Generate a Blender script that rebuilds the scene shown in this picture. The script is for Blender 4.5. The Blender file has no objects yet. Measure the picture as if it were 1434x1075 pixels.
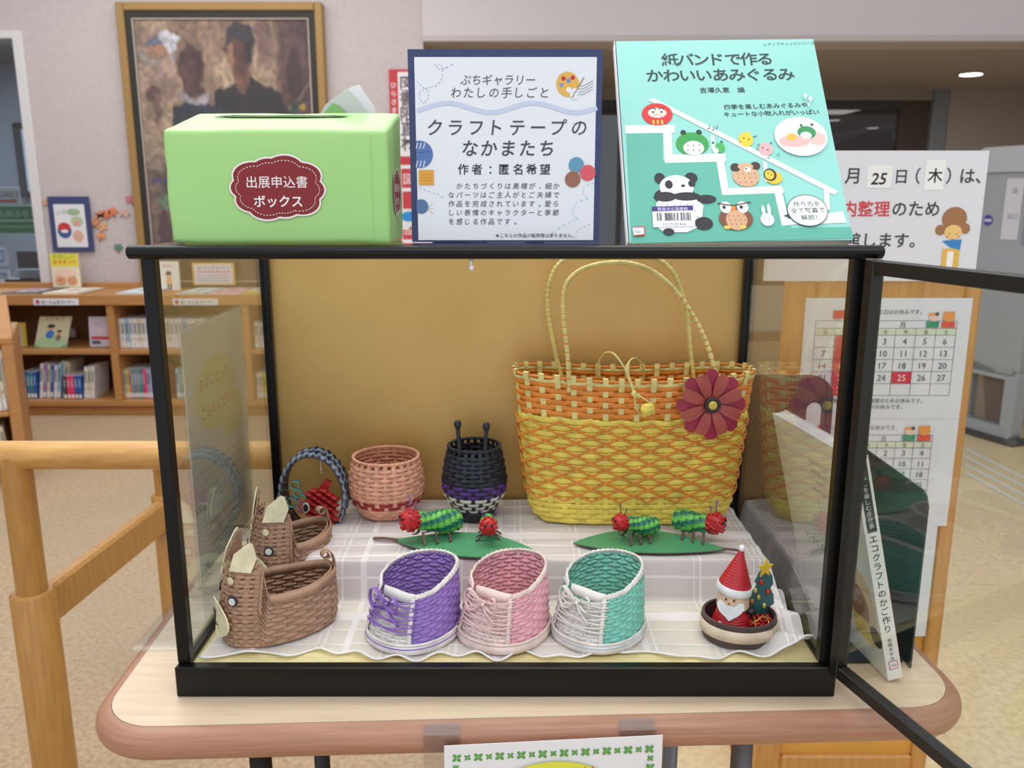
import bpy, math, random
from mathutils import Vector, Matrix
random.seed(7)
PI=math.pi; sin=math.sin; cos=math.cos
C=bpy.context.scene.collection
# ---------------------------------------------------------------- camera
CAMZ=1.203; F=1190.0; TH=math.atan(262/1190.0); ct=cos(TH); st=sin(TH)
cd=bpy.data.cameras.new('camera'); cam=bpy.data.objects.new('camera',cd); C.objects.link(cam)
cd.sensor_width=36.0; cd.sensor_fit='HORIZONTAL'; cd.lens=F*36/1434; cd.clip_start=.02; cd.clip_end=60
cam.location=(0,0,CAMZ); cam.rotation_euler=(PI/2-TH,0,0)
bpy.context.scene.camera=cam
cd.dof.use_dof=True; cd.dof.focus_distance=.92; cd.dof.aperture_fstop=9.0
# ---------------------------------------------------------------- world, lights, exposure
def lin(c):
    o=[]
    for v in c[:3]:
        v/=255.0; o.append(v/12.92 if v<=.04045 else ((v+.055)/1.055)**2.4)
    return tuple(o)+(1.0,)
w=bpy.data.worlds.new('world'); bpy.context.scene.world=w; w.use_nodes=True
w.node_tree.nodes['Background'].inputs[0].default_value=lin((226,232,240))
w.node_tree.nodes['Background'].inputs[1].default_value=1.05
def area(name,loc,size,power,rot=(0,0,0),col=(1,1,1)):
    l=bpy.data.lights.new(name,'AREA'); l.shape='RECTANGLE'; l.size=size[0]; l.size_y=size[1]; l.energy=power; l.color=col
    o=bpy.data.objects.new(name,l); C.objects.link(o); o.location=loc; o.rotation_euler=rot; return o
area('ceiling_lamp',(-.5,1.5,2.75),(2.6,1.2),38,(0,0,0),(1,.97,.92))
area('ceiling_lamp_far',(-1.6,4.0,2.7),(2.4,.8),22,(0,0,0),(1,.95,.9))
area('ceiling_lamp_near',(.4,-.4,2.6),(2.0,.8),14,(math.radians(25),0,0),(1,.98,.95))
vs=bpy.context.scene.view_settings
vs.view_transform='Standard'; vs.look='None'; vs.gamma=1; vs.use_curve_mapping=False; vs.exposure=.12
cy=bpy.context.scene.cycles
cy.max_bounces=10; cy.transparent_max_bounces=24; cy.caustics_reflective=False; cy.caustics_refractive=False
# ---------------------------------------------------------------- picture-to-place measuring
def at(u,v,Y):
    a=(u-717)/F; b=(v-537.5)/F; dy=ct-b*st; dz=-st-b*ct; t=Y/dy
    return Vector((a*t,Y,CAMZ+dz*t))
def atz(u,v,Z):
    a=(u-717)/F; b=(v-537.5)/F; dy=ct-b*st; dz=-st-b*ct; t=(Z-CAMZ)/dz
    return Vector((a*t,dy*t,Z))
# ---------------------------------------------------------------- materials
MATS={}
def nodes(m):
    m.use_nodes=True; return m.node_tree.nodes,m.node_tree.links
def mat(name,col,rough=.6,metal=0.0,col2=None,scale=30.0,stretch=(1,1,1),bump=0.0,alpha=1.0,trans=0.0,emit=0.0,det=4,lo=.35,hi=.65,bscale=None):
    if name in MATS: return MATS[name]
    m=bpy.data.materials.new(name); N,K=nodes(m); p=N['Principled BSDF']
    p.inputs['Base Color'].default_value=lin(col); p.inputs['Roughness'].default_value=rough; p.inputs['Metallic'].default_value=metal
    p.inputs['Alpha'].default_value=alpha
    if emit: p.inputs['Emission Color'].default_value=lin(col); p.inputs['Emission Strength'].default_value=emit
    if trans: p.inputs['Transmission Weight'].default_value=trans
    if col2 is not None or bump:
        tc=N.new('ShaderNodeTexCoord'); mp=N.new('ShaderNodeMapping'); mp.inputs['Scale'].default_value=stretch
        K.new(tc.outputs['Object'],mp.inputs[0]); nz=N.new('ShaderNodeTexNoise'); nz.inputs['Scale'].default_value=scale; nz.inputs['Detail'].default_value=det
        K.new(mp.outputs[0],nz.inputs['Vector'])
        if col2 is not None:
            r=N.new('ShaderNodeValToRGB'); r.color_ramp.elements[0].color=lin(col); r.color_ramp.elements[1].color=lin(col2)
            r.color_ramp.elements[0].position=lo; r.color_ramp.elements[1].position=hi
            K.new(nz.outputs['Fac'],r.inputs[0]); K.new(r.outputs[0],p.inputs['Base Color'])
        if bump:
            b=N.new('ShaderNodeBump'); b.inputs['Strength'].default_value=bump; b.inputs['Distance'].default_value=.002
            K.new(nz.outputs['Fac'],b.inputs['Height']); K.new(b.outputs[0],p.inputs['Normal'])
    MATS[name]=m; return m
def flat(col,rough=.65):
    return mat('print_%d_%d_%d'%tuple(col[:3]),col,rough)
def glassmat(name,tint=(250,252,250),base=.035,rough=0.0,pw=5.0,k=1.5):
    m=bpy.data.materials.new(name); N,K=nodes(m); N.clear()
    out=N.new('ShaderNodeOutputMaterial'); mx=N.new('ShaderNodeMixShader'); t=N.new('ShaderNodeBsdfTransparent'); g=N.new('ShaderNodeBsdfGlossy')
    t.inputs[0].default_value=lin(tint); g.inputs['Roughness'].default_value=rough; g.inputs[0].default_value=(1,1,1,1)
    lw=N.new('ShaderNodeLayerWeight'); lw.inputs[0].default_value=.5
    p=N.new('ShaderNodeMath'); p.operation='POWER'; p.inputs[1].default_value=pw; K.new(lw.outputs['Facing'],p.inputs[0])
    q=N.new('ShaderNodeMath'); q.operation='MULTIPLY_ADD'; q.inputs[1].default_value=k; q.inputs[2].default_value=base; K.new(p.outputs[0],q.inputs[0])
    K.new(q.outputs[0],mx.inputs[0]); K.new(t.outputs[0],mx.inputs[1]); K.new(g.outputs[0],mx.inputs[2]); K.new(mx.outputs[0],out.inputs[0])
    MATS[name]=m; return m
GLASS=glassmat('clear_glass')
ACRYL=glassmat('clear_acrylic',(244,246,246),.03,.05,5.0,.5)
BLACK=mat('black_lacquer',(15,14,14),.30,bump=.03,scale=300)
BLACK.node_tree.nodes['Principled BSDF'].inputs['Specular IOR Level'].default_value=.28
BLACK2=mat('black_frame',(24,22,20),.40)
GOLD=mat('gold_board',(222,180,108),.36,.30,(212,170,98),6.0,bump=.05)
PALEW=mat('pale_gold_board',(226,212,160),.5,0,(214,198,144),8,(1,14,1))
TABLET=mat('light_woodgrain',(226,202,174),.42,0,(213,186,156),7,(1.2,16,1),lo=.3,hi=.75)
TEDGE=mat('table_edge_wood',(178,130,104),.38,0,(162,115,90),9,(1.2,1,40))
WALLM=mat('wall_paint',(196,186,184),.85,0,(189,179,178),40,bump=.15)
SHELFW=mat('shelf_wood',(186,134,80),.5,0,(174,122,70),6,(1.5,1,20))
SHELFB=mat('shelf_back_wood',(146,98,64),.6,0,(134,90,58),6,(1.5,1,20))
RAILW=mat('beech_wood',(205,158,92),.38,0,(190,140,74),9,(2,12,12))
RAILP=mat('beech_post_wood',(186,138,72),.42,0,(172,124,62),9,(14,14,1.5))
BOARDW=mat('board_wood',(202,148,82),.45,0,(188,134,70),8,(12,12,1.2))
BOARDP=mat('board_panel_wood',(214,158,70),.5,0,(204,148,64),6,(1,1,6))
WHITE=mat('white_paper',(232,231,234),.7)
PAPERG=mat('pale_paper',(218,218,222),.7)
# ---------------------------------------------------------------- mesh building
def perp(t):
    t=t.normalized(); a=Vector((0,0,1)) if abs(t.z)<.9 else Vector((1,0,0))
    n=t.cross(a).normalized(); return n,t.cross(n).normalized()
class MB:
    def __init__(s): s.v=[];s.f=[];s.m=[]
    def add(s,vs,fs,mi=0):
        o=len(s.v); s.v+= [tuple(x) for x in vs]; s.f+=[tuple(i+o for i in f) for f in fs]; s.m+=[mi]*len(fs); return s
    def box(s,x0,x1,y0,y1,z0,z1,mi=0,M=None,b=0.0):
        c=Vector(((x0+x1)/2,(y0+y1)/2,(z0+z1)/2)); h=Vector((abs(x1-x0)/2,abs(y1-y0)/2,abs(z1-z0)/2))
        b=min(b,h.x*.9,h.y*.9,h.z*.9); vs=[];ix={}
        def pt(p):
            q=c+p; return M@q if M is not None else q
        if b<=0:
            for sx in(-1,1):
                for sy in(-1,1):
                    for sz in(-1,1): vs.append(pt(Vector((sx*h.x,sy*h.y,sz*h.z))))
            return s.add(vs,[(0,1,3,2),(4,6,7,5),(0,4,5,1),(2,3,7,6),(0,2,6,4),(1,5,7,3)],mi)
        for sx in(-1,1):
            for sy in(-1,1):
                for sz in(-1,1):
                    for ax in range(3):
                        p=Vector((sx*(h.x-(b if ax!=0 else 0)),sy*(h.y-(b if ax!=1 else 0)),sz*(h.z-(b if ax!=2 else 0))))
                        ix[(sx,sy,sz,ax)]=len(vs); vs.append(pt(p))
        g=lambda sx,sy,sz,a: ix[(sx,sy,sz,a)]
        fs=[]
        for q in(-1,1):
            fs.append((g(q,-1,-1,0),g(q,1,-1,0),g(q,1,1,0),g(q,-1,1,0))[::q])
            fs.append((g(1,q,-1,1),g(-1,q,-1,1),g(-1,q,1,1),g(1,q,1,1))[::q])
            fs.append((g(-1,-1,q,2),g(1,-1,q,2),g(1,1,q,2),g(-1,1,q,2))[::q])
            for r in(-1,1):
                fs.append((g(-1,q,r,1),g(1,q,r,1),g(1,q,r,2),g(-1,q,r,2))[::(-q*r)])
                fs.append((g(q,-1,r,0),g(q,1,r,0),g(q,1,r,2),g(q,-1,r,2))[::(q*r)])
                fs.append((g(q,r,-1,0),g(q,r,1,0),g(q,r,1,1),g(q,r,-1,1))[::(-q*r)])
        for sx in(-1,1):
            for sy in(-1,1):
                for sz in(-1,1): fs.append((g(sx,sy,sz,0),g(sx,sy,sz,1),g(sx,sy,sz,2))[::(sx*sy*sz)])
        return s.add(vs,fs,mi)
    def beam(s,a,b,w,h,mi=0,up=Vector((0,0,1)),bev=0.0):
        a=Vector(a);b=Vector(b); t=(b-a); L=t.length; t.normalize(); n=up.cross(t)
        if n.length<1e-4: n=Vector((1,0,0))
        n.normalize(); u=t.cross(n)
        M=Matrix(((t.x,n.x,u.x,a.x),(t.y,n.y,u.y,a.y),(t.z,n.z,u.z,a.z),(0,0,0,1)))
        return s.box(0,L,-w/2,w/2,-h/2,h/2,mi,M,bev)
    def tube(s,pts,r,seg=8,mi=0,closed=False,caps=True,flatr=1.0,up=None,mf=None):
        pts=[Vector(p) for p in pts]; n=len(pts); rr=r if isinstance(r,(list,tuple)) else [r]*n
        rings=[]; N=None
        for i in range(n):
            if closed: t=pts[(i+1)%n]-pts[i-1]
            else: t=pts[min(i+1,n-1)]-pts[max(i-1,0)]
            if t.length<1e-9: t=Vector((0,0,1))
            t.normalize()
            if up is not None:
                A=Vector(up)-t*t.dot(Vector(up)); A.normalize()
            elif N is None: A,_=perp(t)
            else:
                A=N-t*t.dot(N)
                A=perp(t)[0] if A.length<1e-6 else A.normalized()
            N=A; B=t.cross(A); rings.append((pts[i],A,B,rr[i]))
        vs=[];fs=[];ms=[]
        for p,A,B,q in rings:
            for k in range(seg):
                a=2*PI*k/seg; vs.append(p+A*(cos(a)*q)+B*(sin(a)*q*flatr))
        R=n if closed else n-1
        o=len(s.v); s.v+=[tuple(x) for x in vs]
        for i in range(R):
            j=(i+1)%n; m_=mi if mf is None else mf(i)
            for k in range(seg):
                k2=(k+1)%seg; s.f.append((o+i*seg+k,o+i*seg+k2,o+j*seg+k2,o+j*seg+k)); s.m.append(m_)
        if caps and not closed:
            s.f.append(tuple(o+k for k in range(seg))[::-1]); s.m.append(mi if mf is None else mf(0))
            s.f.append(tuple(o+(n-1)*seg+k for k in range(seg))); s.m.append(mi if mf is None else mf(n-2))
        return s
    def ribbon(s,pts,dirs,w,t,mi=0,closed=False,nrm=None):
        """flat tape: dirs = width direction per point, nrm = thickness direction"""
        pts=[Vector(p) for p in pts]; n=len(pts); vs=[]
        W=w if isinstance(w,(list,tuple)) else [w]*n
        for i in range(n):
            tg=(pts[(i+1)%n]-pts[i-1]) if closed else pts[min(i+1,n-1)]-pts[max(i-1,0)]
            d=Vector(dirs[i] if isinstance(dirs,list) else dirs).normalized()
            nn=tg.cross(d); nn=nn.normalized() if nn.length>1e-9 else Vector((0,0,1))
            for a,b in((-1,-1),(1,-1),(1,1),(-1,1)): vs.append(pts[i]+d*(a*W[i]/2)+nn*(b*t/2))
        fs=[]; R=n if closed else n-1
        for i in range(R):
            j=(i+1)%n
            for k in range(4):
                k2=(k+1)%4; fs.append((i*4+k,i*4+k2,j*4+k2,j*4+k))
        if not closed: fs+=[(3,2,1,0),((n-1)*4,(n-1)*4+1,(n-1)*4+2,(n-1)*4+3)]
        return s.add(vs,fs,mi)
    def lathe(s,prof,c=(0,0,0),seg=32,mi=0,sx=1,sy=1,M=None):
        vs=[];fs=[];n=len(prof)
        for r,z in prof:
            for k in range(seg):
                a=2*PI*k/seg; p=Vector((c[0]+r*cos(a)*sx,c[1]+r*sin(a)*sy,c[2]+z)); vs.append(M@p if M is not None else p)
        for i in range(n-1):
            for k in range(seg):
                k2=(k+1)%seg; fs.append((i*seg+k,i*seg+k2,(i+1)*seg+k2,(i+1)*seg+k))
        fs.append(tuple(range(seg))[::-1]); fs.append(tuple((n-1)*seg+k for k in range(seg)))
        return s.add(vs,fs,mi)
    def prism(s,poly,O,X,Y,t,mi=0,mside=None,bend=None):
        """poly in plane (X,Y) at origin O, extruded by t along X x Y (front at +)"""
        O=Vector(O);X=Vector(X);Y=Vector(Y);Nn=X.cross(Y).normalized(); n=len(poly); vs=[]
        for d in(t,0):
            for x,y in poly:
                q=O+X*x+Y*y+Nn*d
                if bend: q+=Nn*bend(x,y)
                vs.append(q)
        s.add(vs,[tuple(range(n)),tuple(range(2*n-1,n-1,-1))],mi)
        o=len(s.v)-2*n
        for i in range(n):
            j=(i+1)%n; s.f.append((o+i,o+n+i,o+n+j,o+j)); s.m.append(mi if mside is None else mside)
        return s
    def ball(s,c,r,seg=12,ring=8,mi=0,sc=(1,1,1)):
        c=Vector(c); vs=[c+Vector((0,0,-r*sc[2]))];fs=[]
        for i in range(1,ring):
            a=-PI/2+PI*i/ring
            for k in range(seg):
                b=2*PI*k/seg; vs.append(c+Vector((cos(a)*cos(b)*r*sc[0],cos(a)*sin(b)*r*sc[1],sin(a)*r*sc[2])))
        vs.append(c+Vector((0,0,r*sc[2])))
        for k in range(seg): fs.append((0,1+(k+1)%seg,1+k))
        for i in range(ring-2):
            for k in range(seg):
                a=1+i*seg+k; b=1+i*seg+(k+1)%seg; fs.append((a,b,b+seg,a+seg))
        t=len(vs)-1; o=1+(ring-2)*seg
        for k in range(seg): fs.append((o+k,o+(k+1)%seg,t))
        return s.add(vs,fs,mi)
    def build(s,name,mats,parent=None,smooth=False,world=True,loc=None,shade_angle=None):
        me=bpy.data.meshes.new(name); off=Vector((0,0,0))
        if parent is not None and world:
            p=parent
            while p is not None: off+=Vector(p.location); p=p.parent
        if loc is not None: off=Vector(loc)
        me.from_pydata([(a-off.x,b-off.y,c-off.z) for a,b,c in s.v],[],s.f)
        for m in (mats if isinstance(mats,(list,tuple)) else [mats]): me.materials.append(m)
        me.polygons.foreach_set('material_index',s.m)
        if smooth: me.polygons.foreach_set('use_smooth',[True]*len(s.f))
        me.update()
        if smooth and shade_angle is not None:
            try: me.set_sharp_from_angle(angle=math.radians(shade_angle))
            except Exception: pass
        o=bpy.data.objects.new(name,me); C.objects.link(o)
        if parent is not None: o.parent=parent
        if loc is not None and parent is None: o.location=loc
        return o
def tag(o,label=None,cat=None,group=None,kind=None):
    if label: o['label']=label
    if cat: o['category']=cat
    if group: o['group']=group
    if kind: o['kind']=kind
    return o
def thing(name,label,cat,loc=(0,0,0),rotz=0,group=None):
    o=bpy.data.objects.new(name,None); C.objects.link(o); o.location=loc; o.rotation_euler=(0,0,rotz); o.empty_display_size=.05
    return tag(o,label,cat,group)
def struct(name,mb,m,smooth=False,parent=None):
    o=mb.build(name,m,parent,smooth)
    if parent is None: o['kind']='structure'
    return o
# ---------------------------------------------------------------- flat print (lettering, pictures) on real surfaces
TX={}
def text2d(body,bold=0.0):
    k=(body,bold)
    if k in TX: return TX[k]
    c=bpy.data.curves.new('t','FONT'); c.body=body; c.size=1; c.resolution_u=2; c.offset=bold
    o=bpy.data.objects.new('t',c); C.objects.link(o); dg=bpy.context.evaluated_depsgraph_get(); dg.update()
    me=bpy.data.meshes.new_from_object(o.evaluated_get(dg))
    vs=[(v.co.x,v.co.y) for v in me.vertices]; fs=[tuple(p.vertices) for p in me.polygons]
    bpy.data.objects.remove(o); bpy.data.curves.remove(c); bpy.data.meshes.remove(me)
    TX[k]=(vs,fs); return TX[k]
class Print:
    """flat print in a sheet's own coordinates: x right, y up from O; sx, sy scale"""
    def __init__(s,O,X,Y,eps=.00012,bend=None):
        s.O=Vector(O);s.X=Vector(X);s.Y=Vector(Y);s.N=s.X.cross(s.Y).normalized(); s.e=eps; s.mb=MB(); s.mats=[]; s.l=1; s.bend=bend; s.k=1.0 if eps<.0003 else .1
    def mi(s,col):
        m=flat(col) if isinstance(col,tuple) else col
        if m not in s.mats: s.mats.append(m)
        return s.mats.index(m)
    def p(s,x,y,l=None):
        q=s.O+s.X*x+s.Y*y+s.N*(s.e*(l if l is not None else s.l))
        if s.bend: q+=s.N*s.bend(x,y)
        return q
    def poly(s,pts,col):
        s.l+=s.inc(pts); s.mb.add([s.p(x,y) for x,y in pts],[tuple(range(len(pts)))],s.mi(col)); return s
    def inc(s,pts):
        xs=[p[0] for p in pts]; return .12 if (max(xs)-min(xs))*s.k>.004 else .03
    def rect(s,x0,y0,x1,y1,col): return s.poly([(x0,y0),(x1,y0),(x1,y1),(x0,y1)],col)
    def ell(s,cx,cy,rx,ry,col,n=20,rot=0,a0=0,a1=2*PI):
        full=abs(a1-a0-2*PI)<1e-6; k=n if full else n+1; P_=[]
        for i in range(k):
            a=a0+(a1-a0)*i/n; x=rx*cos(a); y=ry*sin(a); P_.append((cx+x*cos(rot)-y*sin(rot),cy+x*sin(rot)+y*cos(rot)))
        return s.poly(P_,col)
    def line(s,pts,w,col,closed=False,dash=0):
        s.l+=.04; n=len(pts); R=n if closed else n-1
        for i in range(R):
            if dash and i%dash==dash-1: continue
            x0,y0=pts[i];x1,y1=pts[(i+1)%n]; L=math.hypot(x1-x0,y1-y0)
            if L<1e-9: continue
            nx=-(y1-y0)/L*w/2; ny=(x1-x0)/L*w/2
            s.mb.add([s.p(x0+nx,y0+ny),s.p(x0-nx,y0-ny),s.p(x1-nx,y1-ny),s.p(x1+nx,y1+ny)],[(0,1,2,3)],s.mi(col))
        return s
    def text(s,body,x,y,size,col,align='l',bold=0.0,sx=1.0,rot=0.0,track=None,shear=0.0):
        s.l+=.06
        if track is not None:       # place letter by letter at an even pitch (track, in metres)
            dx,dy=(0,-1) if rot=='v' else (1,0)
            n=len(body); x0=x-(n-1)*track/2 if (align=='c' and rot!='v') else x
            for i,ch in enumerate(body):
                if ch!=' ' and ch!='　': s.text(ch,x0+dx*track*i,y+dy*track*i,size,col,'c',bold,sx,0.0,None,shear); s.l-=.06
            return s
        vs,fs=text2d(body,bold)
        if not vs: return s
        xs=[a for a,b in vs]; mx=(min(xs)+max(xs))/2 if align=='c' else (max(xs) if align=='r' else 0)
        cr,sr=cos(rot),sin(rot)
        out=[]
        for a,b in vs:
            a=(a-mx)*size*sx+b*size*shear; b=b*size; out.append(s.p(x+a*cr-b*sr,y+a*sr+b*cr))
        s.mb.add(out,fs,s.mi(col)); return s
    def build(s,name,parent): return s.mb.build(name,s.mats,parent)
def sheet(O,X,Y,w,h,t,m,name,parent,bend=None,nx=1,ny=1):
    """a sheet of card of real thickness, front at O + N*0"""
    O=Vector(O);X=Vector(X);Y=Vector(Y);N=X.cross(Y).normalized(); mb=MB(); vs=[];fs=[]
    for d in(0,-t):
        for j in range(ny+1):
            for i in range(nx+1):
                x=w*i/nx;y=h*j/ny; q=O+X*x+Y*y+N*d
                if bend: q+=N*bend(x,y)
                vs.append(q)
    S=(nx+1)*(ny+1); g=lambda i,j,k: k*S+j*(nx+1)+i
    for j in range(ny):
        for i in range(nx):
            fs.append((g(i,j,0),g(i+1,j,0),g(i+1,j+1,0),g(i,j+1,0))); fs.append((g(i,j,1),g(i,j+1,1),g(i+1,j+1,1),g(i+1,j,1)))
    for i in range(nx):
        fs.append((g(i,0,1),g(i+1,0,1),g(i+1,0,0),g(i,0,0))); fs.append((g(i,ny,0),g(i+1,ny,0),g(i+1,ny,1),g(i,ny,1)))
    for j in range(ny):
        fs.append((g(0,j,0),g(0,j+1,0),g(0,j+1,1),g(0,j,1))); fs.append((g(nx,j,1),g(nx,j+1,1),g(nx,j+1,0),g(nx,j,0)))
    mb.add(vs,fs); return mb.build(name,m,parent)
def hsh(i,k=0):
    x=sin(i*127.1+k*311.7)*43758.5453; return x-math.floor(x)
# ================================================================ SETTING
def floormat(name,a,b,c,big,fine,rough):
    m=bpy.data.materials.new(name); N,K=nodes(m); p=N['Principled BSDF']; p.inputs['Roughness'].default_value=rough
    tc=N.new('ShaderNodeTexCoord'); n1=N.new('ShaderNodeTexNoise'); n1.inputs['Scale'].default_value=big; n1.inputs['Detail'].default_value=3
    n2=N.new('ShaderNodeTexNoise'); n2.inputs['Scale'].default_value=fine; n2.inputs['Detail'].default_value=4
    for n in(n1,n2): K.new(tc.outputs['Object'],n.inputs['Vector'])
    r1=N.new('ShaderNodeValToRGB'); r1.color_ramp.elements[0].position=.42; r1.color_ramp.elements[1].position=.62; r1.color_ramp.elements[0].color=lin(a); r1.color_ramp.elements[1].color=lin(b)
    r2=N.new('ShaderNodeValToRGB'); r2.color_ramp.elements[0].position=.40; r2.color_ramp.elements[1].position=.66; r2.color_ramp.elements[0].color=(0,0,0,1); r2.color_ramp.elements[1].color=(1,1,1,1)
    K.new(n1.outputs['Fac'],r1.inputs[0]); K.new(n2.outputs['Fac'],r2.inputs[0])
    mx=N.new('ShaderNodeMix'); mx.data_type='RGBA'; K.new(r2.outputs[0],mx.inputs['Factor']); K.new(r1.outputs[0],mx.inputs[6]); mx.inputs[7].default_value=lin(c)
    K.new(mx.outputs[2],p.inputs['Base Color']); return m
FLOORL=floormat('floor_cork_carpet',(190,164,130),(174,156,132),(168,140,106),1.1,75,.8)
FLOORR=floormat('floor_speckled_tile',(214,192,152),(206,182,142),(196,172,134),2.0,55,.5)
struct('floor',MB().box(-4.6,.05,-1.6,7.8,-.06,0),FLOORL)
struct('floor_tiled',MB().box(.05,4.4,-1.6,7.8,-.06,0),FLOORR)
WY=5.08
wx=-2.756; wz1=at(30,52,WY).z; wz0=at(70,400,WY).z
wallend=at(592,30,WY).x
m=MB(); m.box(wx,wallend,WY,WY+.18,0,3.2); m.box(-4.6,wx,WY,WY+.18,wz1,3.2); m.box(-4.6,wx,WY,WY+.18,0,wz0); m.box(-4.6,-4.2,WY,WY+.18,wz0,wz1)
struct('wall_left',m,WALLM)
struct('wall_side',MB().box(-4.7,-4.6,-.5,7.8,0,3.2),WALLM)
bz=at(900,60,WY).z
BEAM=mat('beam_paint',(204,196,196),.85)
struct('wall_beam',MB().box(wallend,4.4,WY-.02,WY+.22,bz,3.2),BEAM)
struct('trim_1',MB().box(wallend,4.3,WY-.035,WY-.02,bz+.004,bz+.035),mat('beam_trim',(188,178,176),.7))
# window into the office on the left
WIN=mat('window_frame_paint',(214,212,212),.5)
wn=thing('window_1',None,None,(wx,WY,wz0)); del_=0; wn['kind']='structure'
m=MB(); m.box(wx-.045,wx+.012,WY-.02,WY+.05,wz0,wz1+.03,b=.004); m.build('window_frame',WIN,wn)
m=MB(); m.box(-4.2,wx-.045,WY-.02,WY+.05,wz1-.01,wz1+.03,b=.004); m.build('window_frame',WIN,wn)
m=MB(); m.box(-4.2,wx-.045,WY+.02,WY+.026,wz0,wz1-.01); m.build('pane',glassmat('window_glass',(225,232,236),.07),wn)
# office beyond the window
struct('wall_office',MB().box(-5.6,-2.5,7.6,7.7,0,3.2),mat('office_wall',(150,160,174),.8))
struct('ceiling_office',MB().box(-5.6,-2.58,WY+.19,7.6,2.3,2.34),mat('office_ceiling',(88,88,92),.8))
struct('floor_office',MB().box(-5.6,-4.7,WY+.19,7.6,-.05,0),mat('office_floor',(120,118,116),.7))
oz=at(60,250,7.0)
d=thing('office_window','tall bright window pane inside the office beyond the left opening','window',(oz.x,7.5,oz.z))
p0=at(36,268,7.5); p1=at(58,180,7.5)
MB().box(p0.x,p1.x,7.54,7.6,p0.z,p1.z).build('pane',mat('office_daylight',(170,190,210),.5,emit=.5),d)
m=MB()
for a,b in((p0.x-.06,p0.x),(p1.x,p1.x+.03)): m.box(a,b,7.52,7.6,p0.z-.05,p1.z+.05)
m.box(p0.x-.06,p1.x+.03,7.52,7.6,p1.z,p1.z+.05); m.build('frame',mat('dark_steel',(40,46,58),.5),d)
q0=at(-30,326,5.6);q1=at(58,288,5.6)
o=MB().box(q0.x,q1.x,5.58,5.6,q0.z,q1.z,b=.004).build('green_banner',mat('green_banner',(42,122,70),.6)); 
tag(o,'green notice banner standing inside the office window','banner')
pr=Print((q0.x,5.578,q0.z),(1,0,0),(0,0,1),.001)
wq=q1.x-q0.x; hq=q1.z-q0.z
pr.text('お知らせ',wq*.6,hq*.6,.05,(190,225,196),'c'); pr.rect(.02,hq*.42,wq*.98,hq*.5,(160,200,165)); pr.rect(.05,hq*.2,wq*.9,hq*.27,(120,180,130))
o2=pr.build('lettering',None); o2.parent=o
q0=at(-30,286,5.7);q1=at(28,262,5.7)
o=MB().box(q0.x,q1.x,5.68,5.7,q0.z,q1.z,b=.003).build('white_placard',PAPERG); tag(o,'white placard with red bar above the green banner in the office','sign')
pr=Print((q0.x,5.678,q0.z),(1,0,0),(0,0,1),.001); pr.rect(.02,.012,q1.x-q0.x-.02,.03,(200,70,80)); pr.text('DAILY',(q1.x-q0.x)*.78,.045,.05,(120,110,120),'c'); pr.build('lettering',None).parent=o
# black letter rack
q0=at(28,400,5.45);q1=at(70,352,5.45)
r=thing('letter_rack','black desktop letter rack holding white papers behind the left window','rack',(q0.x,5.45,q0.z))
MB().box(q0.x,q1.x,5.45,5.47,q0.z,q1.z,b=.004).build('back_panel',BLACK2,r)
MB().box(q0.x,q1.x,5.3,5.47,q0.z,q0.z+.01).build('tray',BLACK2,r)
for i in range(5):
    z=q0.z+.06+i*.012; MB().box(q0.x+.02+i*.006,q1.x-.01,5.34,5.44,z,z+.004,M=None).build('paper',PAPERG,r)
MB().box(q0.x,q1.x,5.29,5.31,q0.z,q0.z+.055,b=.003).build('front_panel',BLACK2,r)
for i,(a,b,c_,d_) in enumerate(((-20,372,10,345),(-20,398,14,378))):
    q0=at(a,b,5.6);q1=at(c_,d_,5.6)
    o=MB().box(q0.x,q1.x,5.58,5.6,q0.z,q1.z).build('notice_card',PAPERG); tag(o,('upper' if i==0 else 'lower')+' pale blue framed card low in the office window','card')
    pr=Print((q0.x,5.578,q0.z),(1,0,0),(0,0,1),.001); W_=q1.x-q0.x;H_=q1.z-q0.z
    pr.rect(W_*.5,H_*.2,W_*.9,H_*.8,(120,150,190)); pr.rect(W_*.55,H_*.3,W_*.85,H_*.7,(200,212,226)); pr.build('printed_picture',None).parent=o
MB_=MB().box(-4.2,wx-.0,5.29,5.62,wz0-.04,wz0); o=struct('window_sill',MB_,WIN)
area('office_fill',(-3.6,6.2,2.25),(1.2,.5),38,(0,0,0),(.9,.95,1))  # unseen fill light, added to brighten the office behind the window
# lobby behind the beam
TAUPE=mat('lobby_wall',(168,158,152),.85); TAUPE2=mat('lobby_ceiling',(178,168,164),.85)
LY=7.2; lz=bz
o=struct('ceiling',MB().box(wallend-1.2,4.4,WY+.22,LY+5.0,lz,lz+.05),TAUPE2)
struct('wall_lobby_left',MB().box(wallend-1.25,wallend-1.2,WY+.2,LY,0,lz),TAUPE)
gx0=wallend-1.2; gx1=at(1300,200,LY).x; gz1=at(1200,140,LY).z; gz0=at(1080,400,LY).z
m=MB(); m.box(gx0,gx1,LY,LY+.12,gz1,lz); struct('wall_lobby',m,mat('lobby_header',(150,142,132),.85))
struct('wall_lobby_base',MB().box(gx0,4.3,LY,LY+.12,0,gz0),mat('lobby_base',(176,172,172),.7))
struct('baseboard_lobby',MB().box(gx0,4.3,LY-.012,LY,0,.08),mat('lobby_baseboard',(120,104,92),.6))
xr=at(1322,200,LY).x
struct('wall_lobby_right',MB().box(xr,4.3,LY-.01,LY+.12,0,lz),TAUPE)
struct('wall_right',MB().box(4.3,4.4,-.5,LY+.3,0,3.2),TAUPE)
dr=thing('door_1',None,None,(gx1,LY,0)); dr['kind']='structure'
a0=at(1258,200,LY).x;
MB().box(a0,gx1,LY+.03,LY+.08,0,gz1).build('door_panel',mat('dark_brown_door',(74,60,54),.6),dr)
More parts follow.
